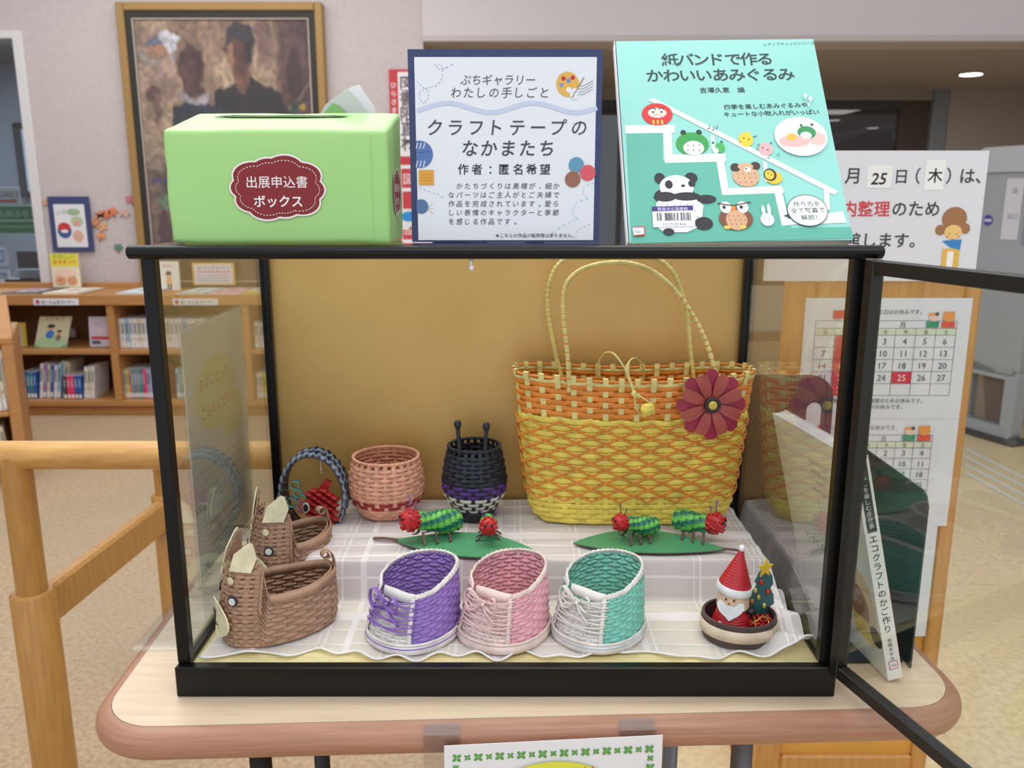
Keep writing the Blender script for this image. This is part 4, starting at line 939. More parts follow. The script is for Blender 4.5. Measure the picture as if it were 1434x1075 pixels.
# buttons and shapes at the edges
def half(u,v,r,col,left=True): 
    x=SX(u,v); xx=SX(583.5 if left else 834.5,v); P_=[]
    for i in range(28):
        a=2*PI*i/28; q=x+r*cos(a); P_.append((max(q,xx) if left else min(q,xx),SZ(v)+r*sin(a)))
    pr.poly(P_,col)
half(588,216,.0125,(84,116,176)); half(590,289,.0068,(84,116,160)); 
for k in(-1,0,1): 
    pr.line([(SX(588+k*5,206),SZ(208)),(SX(590+k*5,200),SZ(200))],.0009,(214,220,234)); pr.line([(SX(588+k*5,232),SZ(234)),(SX(590+k*5,225),SZ(225))],.0009,(214,220,234))
pr.line([(SX(585,213),SZ(214)),(SX(602,213),SZ(212))],.0007,(60,80,130))
pr.rect(SX(587,258),SZ(259),SX(608,258),SZ(238),(222,160,60)); 
for k in range(3): pr.line([(SX(590,250),SZ(245+k*4)),(SX(605,250),SZ(244+k*4))],.0005,(190,120,40))
for k in range(3): pr.line([(SX(600,290),SZ(290+k*2)),(SX(606+k,290),SZ(284+k*8))],.0005,(220,190,150))
half(807,231,.0073,(96,152,182),False); half(823,242,.0074,(214,90,100),False); half(802,251,.0074,(150,104,84),False)
pr.build('printed_poster',tp)
m=MB(); m.beam((px0_+W/2-.03,PYp+.005,TZ+.09),(px0_+W/2-.03,PYp+.07,TZ+.0018),.02,.0018); m.beam((px0_+W/2+.03,PYp+.005,TZ+.09),(px0_+W/2+.03,PYp+.07,TZ+.0018),.02,.0018); m.build('easel_strut',NAVY,tp)
# ---------------------------------------------------------------- teal craft book leaning back on the case
bk=thing('craft_book','teal craft book with woven panda and frog on its cover, leaning on the case','book',(.216,.81,TZ))
O=Vector((.1105,.8085,TZ+.0012)); Yd=Vector((0,.150,.2003)).normalized(); X=Vector((1,.01,.012)).normalized(); N_=X.cross(Yd).normalized()
O=O+N_*.0; BW=.2105; BH=.2545
TEAL=mat('teal_cover',(146,208,198),.28,0,(138,202,190),5)
bend=None
sheet(O,X,Yd,BW,BH,.0006,TEAL,'front_cover',bk,bend,16,1)
sheet(O-N_*.0010,X,Yd,BW-.002,BH-.001,.0085,PAPERG,'page_block',bk,bend,16,1)
sheet(O-N_*.0100,X,Yd,BW,BH,.0006,WHITE,'back_cover',bk,bend,16,1)
sheet(O-X*.0012,N_*-1,Yd,.0106,BH,.0008,WHITE,'spine',bk)
pr=Print(O+N_*.0002,X,Yd,.00012,bend)
# cover coordinates: bilinear from the photographed quad corners
def cv(u,v):
    # corners: tl(863,66) tr(1139,57) bl(881,343) br(1196,341) -> plane by ray intersection
    d=Vector(((u-717)/F,ct-(v-537.5)/F*st,-st-(v-537.5)/F*ct)); o_=Vector((0,0,CAMZ)); t=(O-o_).dot(N_)/d.dot(N_); q=o_+d*t-O
    return (q.dot(X),q.dot(Yd))
def ctext(s,u,v,size,bo=.0,al='c',col=(40,58,58),track=None,rot=0): 
    x,y=cv(u,v); pr.text(s,x,y,size,col,al,bo,track=track,rot=rot)
def cell(u,v,ru,rv,col,n=20):
    x,y=cv(u,v); x2,_=cv(u+ru,v); _,y2=cv(u,v-rv); pr.ell(x,y,abs(x2-x),abs(y2-y),col,n)
def cpoly(P_,col): pr.poly([cv(*q) for q in P_],col)
def cline(P_,w,col): pr.line([cv(*q) for q in P_],w,col)
ctext('紙バンドで作る',1001,92,.0188,.014,track=.0166); ctext('かわいいあみぐるみ',1006,114,.0188,.014,track=.0171)
ctext('吉澤久恵　編',1008,131,.0078,.012); ctext('四季を楽しむあみぐるみや',1070,154,.0072,.012,rot=.02); ctext('キュートな小物入れがいっぱい',1078,164,.0070,.012,rot=.02)
ctext('レディブティックシリーズ',1101,66,.0046,0,rot=.03,col=(70,110,110))
WS=(232,236,240); WS2=(206,216,220); TD=(92,172,152)
cpoly([(874,186),(925,186),(926,226),(1014,228),(1016,267),(1096,268),(1108,322),(1192,322),(1196,338),(884,341)],TD)
cpoly([(872,176),(942,176),(942,187),(873,187)],WS); cpoly([(925,178),(937,178),(940,228),(929,228)],WS); cpoly([(928,218),(1014,217),(1015,228),(930,229)],WS); cpoly([(1000,220),(1011,219),(1020,274),(1010,274)],WS); cpoly([(1012,266),(1094,263),(1097,273),(1012,275)],WS); cpoly([(1083,270),(1094,270),(1106,318),(1095,319)],WS); cpoly([(1100,310),(1180,300),(1186,316),(1104,318)],WS)
cpoly([(904,141),(911,138),(1173,272),(1168,277)],WS); cpoly([(1152,262),(1160,265),(1162,298),(1155,298)],WS); cpoly([(992,190),(998,192),(1000,212),(994,212)],WS2); cpoly([(1066,228),(1072,230),(1076,258),(1070,258)],WS2)
# daruma-like red doll
cell(917,161,21.5,15.5,(206,44,48),28); cell(917,159,13,7,(226,214,200)); 
for a in(-6,6): cell(917+a,158,1.6,1.6,(40,36,36)); cline([(917+a-5,154),(917+a,152),(917+a+4,155)],.0014,(60,50,46))
for a in(-6,0,6): cell(917+a+1,172,1.5,3.5,(230,190,70))
cline([(911,164),(917,161),(924,164)],.0008,(200,120,100))
# frog
cell(967,203,23,16,(52,152,72),26); cell(954,187,4,3.5,(30,60,40)); cell(976,187,4,3.5,(30,60,40)); cell(969,209,14.5,10,(232,236,232)); 
for a in range(3):
    for b_ in range(2): cell(961+a*8,205+b_*7,1.1,1.1,(40,90,60),8)
cell(1006,209,7,7,(70,170,90)); cell(1000,213,4,4,(232,236,232)); cell(996,202,1.8,1.8,(40,90,60),8); cell(1008,201,1.8,1.8,(40,90,60),8)
# chick and pink bird
cell(1042,198,10,10,(240,196,56)); cell(1044,190,3,3,(240,196,56)); cell(1039,196,1.2,1.2,(70,50,30),8); cell(1046,198,1.2,1.2,(70,50,30),8); cell(1034,201,2,1.5,(220,130,40),8); cline([(1052,195),(1057,193)],.001,(70,110,90))
cell(1070,212,10,9,(222,170,170)); cell(1066,210,1.2,1.2,(80,40,50),8); cell(1073,213,1.2,1.2,(80,40,50),8); cline([(1076,204),(1079,202)],.001,(60,100,90))
# dog
cell(1043,249,19,15,(206,164,130),24); cell(1028,237,7,6,(70,48,44)); cell(1056,235,7,5.5,(70,48,44)); cell(1042,236,11,5,(206,164,130)); cell(1045,240,5,3.5,(236,232,226)); cell(1043,239,1.5,1.2,(40,34,34),8)
for a in range(4):
    for b_ in range(3): cell(1031+a*8+b_*2,246+b_*6,.9,.9,(120,84,66),6)
# lion
cell(1082,252,12,9,(236,190,50)); cell(1077,248,9,9,(66,50,44)); cell(1076,248,6.5,6.5,(236,190,50)); cell(1074,246,1,1,(50,36,30),8); cell(1079,248,1,1,(50,36,30),8)
# panda
cell(945,283,27,20,(40,38,44),24); cell(944,274,29,10,(40,38,44)); cell(922,251,7.5,7.5,(40,38,44)); cell(966,251,9,7.5,(40,38,44)); cell(946,264,24,17,(228,228,232),26); cell(935,260,5.5,6,(40,38,44)); cell(967,259,5,5,(40,38,44)); cell(955,262,3,2,(40,38,44),10)
cpoly([(918,285),(925,279),(975,280),(978,284),(984,290),(982,312),(978,320),(962,327),(930,327),(918,318)],(226,226,230)); cell(988,281,14,6,(40,38,44)); cell(930,277,16,7,(40,38,44)); cell(960,277,20,6,(40,38,44)); cell(985,315,13,9,(40,38,44)); cell(936,326,8,5,(40,38,44))
for a in range(6):
    for b_ in range(3): cell(925+a*9+b_*3,288+b_*9,1,1,(150,150,160),6)
# owl
cell(1030,309,24,16,(120,76,54),24); cell(1031,311,15,14,(206,160,124)); cell(1015,293,8,8,(236,234,230)); cell(1039,293,8,8,(236,234,230)); cell(1013,293,2.6,2.6,(30,40,60),10); cell(1037,293,2.6,2.6,(30,40,60),10); cell(1026,294,3,4,(226,130,50)); cline([(1004,287),(1012,289),(1026,291),(1040,288),(1050,286)],.0016,(90,58,44)); cell(1018,321,5,2.5,(236,190,70)); cell(1040,321,5,2.5,(236,190,70))
for a in range(4):
    for b_ in range(3): cell(1020+a*7+b_*2,305+b_*6,.9,.9,(120,70,50),6)
# rabbit
cell(1074,311,9.5,9,(232,236,238)); cell(1068,298,2.4,7,(232,236,238)); cell(1076,297,2.4,8,(232,236,238)); cell(1071,309,.9,.9,(70,90,90),6); cell(1077,310,.9,.9,(70,90,90),6)
# photo circle and speech bubble
cell(1119,195,37,27,(240,242,244),36); cell(1119,195,34.5,25,(216,212,222),36); cell(1110,202,22,8,(226,176,170)); cell(1142,199,12,9,(226,184,176)); cell(1127,190,13,9,(52,140,80)); cell(1126,194,8,5,(232,236,232)); cell(1106,196,7,5,(236,180,60)); cell(1119,180,2,2,(40,90,50),8); cell(1134,179,2,2,(40,90,50),8)
cell(1130,299,28.5,22,(50,60,64),36); cpoly([(1096,306),(1108,302),(1110,310)],(50,60,64)); cell(1130,299,27.5,21,(236,240,240),36)
ctext('作り方を',1129,293,.0066,.012,rot=.02); ctext('全て写真で',1131,302,.0066,.012,rot=.02); ctext('解説！',1133,312,.0066,.012,rot=.02)
# barcode label and shelf mark
cpoly([(912,294),(970,292),(973,319),(914,320)],(228,228,232)); cpoly([(912,291),(969,290),(970,297),(912,298)],(60,50,120)); ctext('鹿島市立図書館',941,296.5,.0042,.0,col=(210,206,226))
x=918.5
for k in range(26):
    if hsh(k,3)>.15: cpoly([(x,300),(x+.5+1.0*hsh(k,1),300),(x+1+.5+1.0*hsh(k,1),311),(x+.9,311)],(40,40,46))
    x+=1.85
ctext('11171014-6',944,318,.0046,.0,col=(70,70,80))
cpoly([(885,319),(902,318),(903,331),(887,332)],(206,70,80)); cpoly([(885,320.5),(900.5,320),(901.5,329),(887,330.5)],(226,226,228)); ctext('750',892,328,.0042)
for q in((990,183),(996,185),(1001,183)): cline([q,(q[0]+.8,q[1]-5)],.0006,(40,60,60)); cell(q[0]-.8,q[1],1.3,.9,(40,60,60),8)
for u,v,s in((1124,139,4),(1131,143,4),(1129,151,2.5)): cpoly([(u-s*.7,v),(u,v-s*1.5),(u+s*.7,v),(u,v+s*1.5)],(200,230,226))
for u,v in((1060,206),(1074,225),(1088,220),(1058,212)): cell(u,v,1.8,1.5,(90,170,150),10)
pr.build('printed_cover',bk)
st_=thing('book_easel','black wire easel holding up the teal craft book from behind','stand',(.216,.95,TZ))
m=MB()
for xx in(.17,.26):
    p0=O+X*(xx-.1105)-N_*.0135+Yd*.14; m.tube([p0,Vector((p0.x,1.0,TZ+.003)),Vector((p0.x,.845,TZ+.003))],.002,8)
m.tube([(.17,1.0,TZ+.003),(.26,1.0,TZ+.003)],.002,8); m.build('wire_frame',BLACK2,st_,True)
# ================================================================ BOOK, BOOKEND beside the case
be=thing('metal_bookend','dark green metal bookend standing at the right of the case','bookend',(.43,.93,.70))
m=MB(); P_=[(0,0)]+[(.168,0)]+[(.168,.19)]+[(.0+.012,.202)]+[(.006,.2),(0,.19)]
m.prism([(0,0),(.168,0),(.168,.2),(.014,.2),(.006,.196),(0,.186)],(.4345,.84,.7006),(0,1,0),(0,0,1),.0018); m.build('upright_plate',mat('bookend_green',(44,62,60),.35),be)
m=MB(); m.prism(rr(.1,.14,.01),(.335,.85,.7006),(1,0,0),(0,1,0),.0016); m.build('foot_plate',mat('bookend_foot',(40,48,60),.4),be)
b2=thing('dark_book_stand','dark brown metal book stand with arched cut-out behind the white book','stand',(.40,1.2,.70))
arc=lambda cx,cy,r,a0,a1,n=8:[(cx+r*cos(a0+(a1-a0)*i/n),cy+r*sin(a0+(a1-a0)*i/n)) for i in range(n+1)]
m=MB(); m.prism([(.336,0),(.428,0),(.428,.19)]+arc(.439,.20,.011,PI,0)[0:]+[(.450,0),(.466,0)]+arc(.430,.216,.036,0,PI/2)+[(.336,.252)],(0,1.2,.7006),(1,0,0),(0,0,1),.0018); m.build('upright_plate',mat('dark_stand_metal',(62,50,48),.35),b2)
m=MB(); m.prism(rr(.12,.205,.006),(.34,1.0,.7005),(1,0,0),(0,1,0),.0016); m.build('foot_plate',mat('dark_stand_metal',(62,50,48),.35),b2)
def leanbook(name,label,x0,y0,lean,thk,w,h,cover,spine,yaw=0.0,group=None,obi=None):
    """a book standing upright-ish: spine faces the camera, lean to the left"""
    U_=Vector((-sin(lean),0.0,cos(lean))); D=Vector((-sin(yaw),cos(yaw),0)); D=(D-U_*D.dot(U_)).normalized(); T=D.cross(U_).normalized() # thickness direction (to +x)
    O=Vector((x0,y0,.7025)); t_=thing(name,label,'book',tuple(O))
    sheet(O,D*-1,U_,-.0,h,.0,cover,'x',t_) if False else None
    def bx(a0,a1,b0,b1,c0,c1,nm,mt):
        m=MB(); vs=[]
        for a in(a0,a1):
            for b in(b0,b1):
                for c in(c0,c1): vs.append(O+T*a+D*b+U_*c)
        m.add(vs,[(0,1,3,2),(4,6,7,5),(0,4,5,1),(2,3,7,6),(0,2,6,4),(1,5,7,3)]); return m.build(nm,mt,t_)
    bx(0,.0007,0,w,0,h,'back_cover',cover); bx(thk-.0007,thk,0,w,0,h,'front_cover',cover); bx(.0007,thk-.0007,.001,w-.002,.001,h-.001,'page_block',PAPERG); bx(0,thk,-.0007,.0,0,h,'spine',spine)
    return t_,O,D,T,U_
WC=mat('white_cover',(234,232,226),.35)
t1,O,D,T,U_=leanbook('spined_book','white handicraft book with lettered spine leaning against the case side','x' and .3985,.812,.235,.016,.205,.252,WC,WC,.095)
# T may point to +x or -x
s_=1 if T.x>0 else -1
pr=Print(O+T*(.0018)-D*.0009,T*s_,U_,.0001)
pr.rect(.0012,.17,.0113,.246,(44,42,46)); pr.text('暮らしを楽しむ手仕事',.0062,.234,.0062,(222,220,222),'c',.0,rot='v',track=.0066)
pr.text('エコクラフトのかご作り',.0062,.159,.0094,(60,58,66),'c',.01,rot='v',track=.0103); pr.text('荒関まゆみ',.0062,.044,.0048,(90,88,96),'c',0,rot='v',track=.0052)
pr.rect(.0015,.012,.011,.022,(210,80,90)); pr.rect(.0022,.0128,.0103,.0212,(228,226,228)); pr.text('754',.0062,.015,.004,(80,70,80),'c'); pr.build('spine_lettering',t1)
# back cover lettering facing the case
pr=Print(O+D*.205*0+T*(-.0001 if s_>0 else .0126),D*-1,U_,.00012); pr.X=-D; pr.N=-T*s_; pr.O=O+T*(0 if s_>0 else .0125)
for k,l_ in enumerate(('手づくりのかごと','小物を楽しむ本','はじめての人に','やさしい作り方')): pr.text(l_,-.115,.215-.012*k,.0062,(120,116,110),'l')
pr.ell(-.035,.075,.03,.042,(214,190,150),28); pr.ell(-.04,.07,.02,.026,(150,110,80)); pr.rect(-.06,.03,-.015,.055,(222,190,90)); pr.ell(-.012,.045,.012,.012,(70,60,56)); pr.text('てづくりカゴ',-.165,.1,.014,(86,80,76),'l',.01); pr.build('cover_picture',t1)
t2,O2,D2,T2,U2=leanbook('red_book','thin book with red lower spine between the white book and the bookend','x' and .4190,.835,.2351,.004,.15,.115,mat('dark_cover',(60,66,70),.4),mat('red_spine',(196,44,58),.45),.06)
# ================================================================ ACRYLIC NOTICE STAND left of the case
ac=thing('acrylic_stand','clear acrylic stand with pale notice outside the left case glass','stand',(-.368,1.03,.70))
XA=-.362
tl_=.9; 
def avert(mb,y0,y1,z0,z1,x,t): mb.box(x-t,x,y0,y1,z0,z1)
Yn,Yf=.925,1.135; ztA=1.058
MB().box(XA-.0022,XA,Yn-.003,Yf+.003,.7005,ztA+.004,b=.0006).build('front_plate',ACRYL,ac)
MB().box(XA-.006,XA-.0040,Yn-.003,Yf+.003,.75,ztA+.002,b=.0006).build('rear_plate',ACRYL,ac)
MB().box(XA-.07,XA+.012,Yn-.05,Yf-.02,.7003,.7028,b=.0006).build('foot_plate',ACRYL,ac)
sheet((XA-.0030,Yn,.765),(0,1,0),(0,0,1),Yf-Yn,ztA-.765,.0006,mat('notice_paper',(238,236,232),.7),'notice_sheet',ac)
pr=Print((XA-.0030,Yn,.765),(0,1,0),(0,0,1),.00006)
w_=Yf-Yn; 
# seen through the glass from the right: sheet front faces the case
pr.ell(w_*.48,.205,.075,.045,(238,232,176),36); pr.ell(w_*.72,.165,.045,.03,(238,232,176),30)
pr.text('お手にとって',w_*.45,.215,.018,(214,120,110),'c',.01); pr.text('ごらんください',w_*.5,.18,.018,(214,120,110),'c',.01)
for k in range(4): pr.rect(w_*.12,.118-.012*k,w_*.86,.121-.012*k,(208,204,208))
for k in range(3): pr.rect(w_*.2,.05-.013*k,w_*.8,.053-.013*k,(206,180,176))
pr.line([(0,.078),(w_,.078)],.0012,(176,160,140)); pr.build('printed_notice',ac)
# ================================================================ STEP AND CLOTH
RISER=mat('riser_card',(206,174,164),.8)
SX0,SX1,SY0,SY1,STZ=-.243,.306,.955,1.160,.7735
rs=thing('display_riser','low pinkish box step hidden under the sheer cloth inside the case','box',(0,1.05,FZ))
MB().box(SX0,SX1,SY0,SY1,FZ+.0003,STZ,b=.004).build('box_body',RISER,rs)
MB().box(SX0-.001,SX1+.001,SY0-.001,SY0+.02,STZ-.012,STZ+.0005,b=.001).build('lid',RISER,rs)
def sst(a,b,x): t=clampf((x-a)/(b-a)); return t*t*(3-2*t)
def clothz(x,y):
    h=sst(SY0-.014,SY0-.002,y)*sst(SX0-.030,SX0-.004,x)*(1-sst(SX1+.001,SX1+.014,x))
    z=FZ+.0012+(STZ-FZ+.0012)*h
    w_=.0026*(vnoise(x*30,y*24,11)-.3)+.0015*sin(y*150+x*9+3*vnoise(x*12,y*9,2))*(.3+.7*h)*(.5 if y<.9 else 1)
    return z+max(w_,0)
def clothpt(i,j,nx,ny):
    x=-.327+(.3185+.327)*i/nx; ys=j/ny
    if ys<.38: y=.815+(SY0-.016-.815)*ys/.38
    elif ys<.52: y=SY0-.016+.016*(ys-.38)/.14
    else: y=SY0+(1.162-SY0)*(ys-.52)/.48
    hem=1-sst(0,.1,ys)
    y+=hem*(.0055*sin(x*62+1.5*sin(x*23))+.004*sin(x*141)+ .010*(vnoise(x*9,0,4)-.5))
    z=clothz(x,y)+hem*.0016*(1+sin(x*155+1))
    if x>.245 and ys<.45: # lifted drape near the right post
        k=sst(.245,.30,x)*(1-sst(.36,.45,ys))
        z+=k*.013*(1+.6*sin(y*110+x*60)); 
    return (x,y,max(z,FZ+.0008))
NXc,NYc=300,170; vs=[];fs=[];uvs=[]
for j in range(NYc+1):
    for i in range(NXc+1): vs.append(clothpt(i,j,NXc,NYc))
for j in range(NYc):
    for i in range(NXc): a=j*(NXc+1)+i; fs.append((a,a+1,a+NXc+2,a+NXc+1))
cm=bpy.data.materials.new('sheer_cloth'); N,K=nodes(cm); N.clear()
out=N.new('ShaderNodeOutputMaterial'); mx=N.new('ShaderNodeMixShader'); tr=N.new('ShaderNodeBsdfTransparent'); pb=N.new('ShaderNodeBsdfPrincipled')
pb.inputs['Base Color'].default_value=lin((244,238,238)); pb.inputs['Roughness'].default_value=.42; pb.inputs['Sheen Weight'].default_value=.3
uvn=N.new('ShaderNodeUVMap'); uvn.uv_map='weave'; sep=N.new('ShaderNodeSeparateXYZ'); K.new(uvn.outputs[0],sep.inputs[0])
def stripe(sock,freq,width,phase=0.0):
    a=N.new('ShaderNodeMath'); a.operation='MULTIPLY_ADD'; a.inputs[1].default_value=freq; a.inputs[2].default_value=phase; K.new(sock,a.inputs[0])
    f=N.new('ShaderNodeMath'); f.operation='FRACT'; K.new(a.outputs[0],f.inputs[0])
    l=N.new('ShaderNodeMath'); l.operation='LESS_THAN'; l.inputs[1].default_value=width; K.new(f.outputs[0],l.inputs[0]); return l.outputs[0]
def mx_(a,b):
    q=N.new('ShaderNodeMath'); q.operation='MAXIMUM'; K.new(a,q.inputs[0]); K.new(b,q.inputs[1]); return q.outputs[0]
s1_=mx_(stripe(sep.outputs[0],9,.035,.3),stripe(sep.outputs[0],9,.02,.40)); s2_=mx_(stripe(sep.outputs[1],30,.10,.2),stripe(sep.outputs[1],6,.12,.5)); s3_=stripe(sep.outputs[0],4,.045,.1)
ss=mx_(mx_(s1_,s3_),s2_)
al=N.new('ShaderNodeMath'); al.operation='MULTIPLY_ADD'; al.inputs[1].default_value=.24; al.inputs[2].default_value=.62; K.new(ss,al.inputs[0])
K.new(al.outputs[0],mx.inputs[0]); K.new(tr.outputs[0],mx.inputs[1]); K.new(pb.outputs[0],mx.inputs[2]); K.new(mx.outputs[0],out.inputs[0])
cl=thing('sheer_cloth','sheer white cloth with woven stripes draped over floor and step of the case','cloth',(0,.95,FZ))
m=MB(); m.add(vs,fs); co=m.build('cloth_sheet',cm,cl,True)
uv=co.data.uv_layers.new(name='weave'); 
L_=[0.0]
for j in range(1,NYc+1):
    a=vs[(j-1)*(NXc+1)+150];b=vs[j*(NXc+1)+150]; L_.append(L_[-1]+math.dist(a,b))
uvd=[]
for p in co.data.polygons:
    for vi in p.vertices:
        j,i=divmod(vi,NXc+1); uvd+=[i/NXc, L_[j]]
uv.data.foreach_set('uv',uvd)
HEM=mat('cloth_hem',(240,238,240),.5)
m=MB(); m.tube([(x,y,z+.0007) for x,y,z in [vs[i] for i in range(0,NXc+1,2)]],.0011,5); m.build('hem',HEM,cl,True)
# drape fold at the right side, falling from step corner to the front
m=MB(); A=[];n1=26
for j in range(n1+1):
    t=j/n1
    for i in range(15):
        s=i/14
        top=Vector((.298+.012*s,1.08-.125*s,STZ+.004-.003*s)); mid=Vector((.306+.006*sin(s*5),1.03-.13*s,.764-.006*s)); bot=Vector((.262+.055*s,.925-.085*s,FZ+.004+.004*sin(s*9)))
        p=top*(1-t)**2+mid*2*t*(1-t)+bot*t*t
        p+=Vector((.0035*sin(s*14+t*3),0,.002*sin(s*17+2*t)))*sin(PI*t); p.x=min(p.x,.3195); p.z=max(p.z,FZ+.002); A.append(p)
m.add(A,[(j*15+i,j*15+i+1,(j+1)*15+i+1,(j+1)*15+i) for j in range(n1) for i in range(14)]); o=m.build('side_drape',cm,cl,True)
uv=o.data.uv_layers.new(name='weave'); uvd=[]
for p in o.data.polygons:
    for vi in p.vertices: j,i=divmod(vi,15); uvd+=[i/14*.2,j/n1*.12]
uv.data.foreach_set('uv',uvd)
GZ=STZ+.0036   # resting height on the cloth over the step
GF=FZ+.0028    # resting height on the cloth over the case floor
# ================================================================ WOVEN BASKETWORK
class Foot:
    """closed outline in plan, parameter u in [0,1) by arc length; u=0 at +x"""
    def __init__(s,fn,n=240):
        P_=[Vector(fn(2*PI*i/n)) for i in range(n)]; L=[0]
        for i in range(n): L.append(L[-1]+(P_[(i+1)%n]-P_[i]).length)
        s.P=P_; s.L=L; s.n=n; s.T=L[-1]
        import bisect; s.bs=bisect
    def __call__(s,u):
        d=(u%1.0)*s.T; i=min(s.bs.bisect_right(s.L,d)-1,s.n-1); t=(d-s.L[i])/max(s.L[i+1]-s.L[i],1e-9); a=s.P[i];b=s.P[(i+1)%s.n]; return a.lerp(b,t)
    def nrm(s,u):
        e=.004; t=s(u+e)-s(u-e); t.normalize(); return Vector((t.y,-t.x,0)) if t.length else Vector((1,0,0))
def superell(a,b,e):
    def f(t):
        c=cos(t);s_=sin(t); return (a*math.copysign(abs(c)**(2/e),c),b*math.copysign(abs(s_)**(2/e),s_),0)
    return f
def weave(surf,ts,nst,rh,amp,th,samp=4,u0=0.0,u1=1.0,closed=True,mb=None,mi=0,ph=0,fat=1.0):
    """surf(u,t)->(point,normal,up). each row is a real tape passing in front of and behind the stakes"""
    mb=mb or MB()
    n=nst*samp
    N_=n if closed else int(n*(u1-u0))+1
    for r,t in enumerate(ts):
        vs=[]
        for i in range(N_):
            u=u0+(u1-u0)*i/(N_ if closed else N_-1)
            p,nn,up=surf(u,t); o=amp*cos(PI*nst*u+(r+ph)*PI); c=p+nn*o; h=rh*.5*fat
            vs+=[c-up*h-nn*th*.5,c-up*h*.55+nn*th*.5,c+up*h*.55+nn*th*.5,c+up*h-nn*th*.5]
        fs=[]
        for i in range(N_ if closed else N_-1):
            j=(i+1)%N_
            for k in range(4): k2=(k+1)%4; fs.append((i*4+k,j*4+k,j*4+k2,i*4+k2))
        mb.add(vs,fs,mi)
    return mb
def stakes(surf,t0,t1,nst,w,th,nt=8,mb=None,mi=0,skip=None,u0=0,u1=1):
    mb=mb or MB()
    for k in range(nst):
        u=k/nst
        if not(u0<=u<=u1) or (skip and skip(u)): continue
        P_=[];D_=[]
        for j in range(nt+1):
            t=t0+(t1-t0)*j/nt; p,nn,up=surf(u,t); q,_,_=surf(u+.003,t); P_.append(p); D_.append((q-p))
        mb.ribbon(P_,D_,w,th,mi)
    return mb
def braid(pts,nrms,r,pitch,mb,mi=0,closed=False,flat_=.6):
    """plaited edge: three strands crossing along a path"""
    n=len(pts); L=0; S=[0]
    for i in range(1,n): L+=(pts[i]-pts[i-1]).length; S.append(L)
    for k in range(3):
        Q=[]
        for i in range(n):
            tg=(pts[min(i+1,n-1)]-pts[max(i-1,0)]).normalized(); nn=nrms[i]; sd=tg.cross(nn).normalized(); a=2*PI*(S[i]/pitch)+2*PI*k/3
            Q.append(pts[i]+sd*(r*sin(a))+nn*(r*.55*sin(2*a)))
        mb.tube(Q,r*.62,5,mi,closed)
    return mb
def resample(P_,N_,step):
    out=[];on=[]
    for i in range(len(P_)-1):
        k=max(1,int((P_[i+1]-P_[i]).length/step))
        for j in range(k): t=j/k; out.append(P_[i].lerp(P_[i+1],t)); on.append(N_[i].lerp(N_[i+1],t).normalized())
    out.append(P_[-1]); on.append(N_[-1]); return out,on
def disc_bottom(surf,name,m_,par,n=40,t=0.0,z=0.0015):
    m=MB(); P_=[surf(k/n,t)[0]+Vector((0,0,z)) for k in range(n)]; Q=[p-Vector((0,0,.002)) for p in P_]
    m.add(P_+Q,[tuple(range(n)),tuple(range(2*n-1,n-1,-1))]+[(i,n+i,n+(i+1)%n,(i+1)%n) for i in range(n)]); return m.build(name,m_,par,world=False)
def tape(name,c,r=.5): return mat(name,c,r,0,tuple(int(v*.9) for v in c),60,(1,1,1),bump=.25)
# ---------------------------------------------------------------- yellow and orange handbag
YEL=tape('yellow_tape',(253,228,104)); PYEL=tape('pale_yellow_tape',(246,230,150)); ORG=tape('orange_tape',(248,150,58))
bagL=Vector((.159,1.098,GZ)); bag=thing('woven_handbag','large yellow and orange woven handbag with red flower on the step','bag',tuple(bagL))
BH_=.199; ft=Foot(superell(.156,.050,3.4),600)
def bs(u,t):
    a=.134+.022*t**.9; b=.040+.010*t; k=ft(u); k=Vector((k.x/.156,k.y/.05,0)); h=BH_*t
    # rounded bottom edge
    q=1-.10*max(0,1-t/.12)**2
    rim=.004*cos(4*PI*u)*t
    p=Vector((k.x*a*q,k.y*b*q,h+rim+.002)); n=ft.nrm(u); up=Vector((k.x*.022,k.y*.01,BH_)).normalized(); return p,n,up
NS=36
rowp=.0395
m=MB(); plain=[.015+.038*i for i in range(5)]; weave(bs,plain,NS,.0072,.0011,.0009,4,mb=m)
dia=[.215+.0455*i for i in range(12)]; weave(bs,dia,NS,.0086,.0013,.0009,4,mb=m,mi=0)
m.build('yellow_weave',YEL,bag,True,world=False)['kind']='stuff'
m=MB(); org=[.765+.0375*i for i in range(6)]; weave(bs,org,NS,.0070,.0013,.0010,4,mb=m); m.build('orange_weave',ORG,bag,True,world=False)['kind']='stuff'
m=stakes(bs,0,.74,NS,.0074,.0009,10); m.build('lower_stakes',YEL,bag,world=False)['kind']='stuff'
m=stakes(bs,.74,.99,NS,.0070,.0009,5); m.build('upper_stakes',PYEL,bag,world=False)['kind']='stuff'
m=MB()
for r,t in enumerate([.215+.091*i for i in range(6)]):
    for ph_ in(0,1):
        Q=[]
        n=NS*6
        for i in range(n):
            u=i/n; x=(u*NS/4)%1.0; tri=abs(2*x-1)*2-1; tri=tri if ph_ else -tri
            p,nn,up=bs(u,t); Q.append(p+up*(tri*.0089)+nn*(.0026+.0004*ph_))
        m.tube(Q,.00125,4,closed=True)
m.build('crossed_cords',ORG,bag,True,world=False)['kind']='stuff'
m=MB(); weave(bs,[.975],NS,.005,.0016,.001,4,mb=m,mi=0,ph=1); m.build('rim_band',PYEL,bag,True,world=False)
m=MB(); Q=[bs(i/160,1.0)[0] for i in range(160)]; m.tube(Q,.0017,6,closed=True); m.build('rim_edge',ORG,bag,True,world=False)
m=MB()
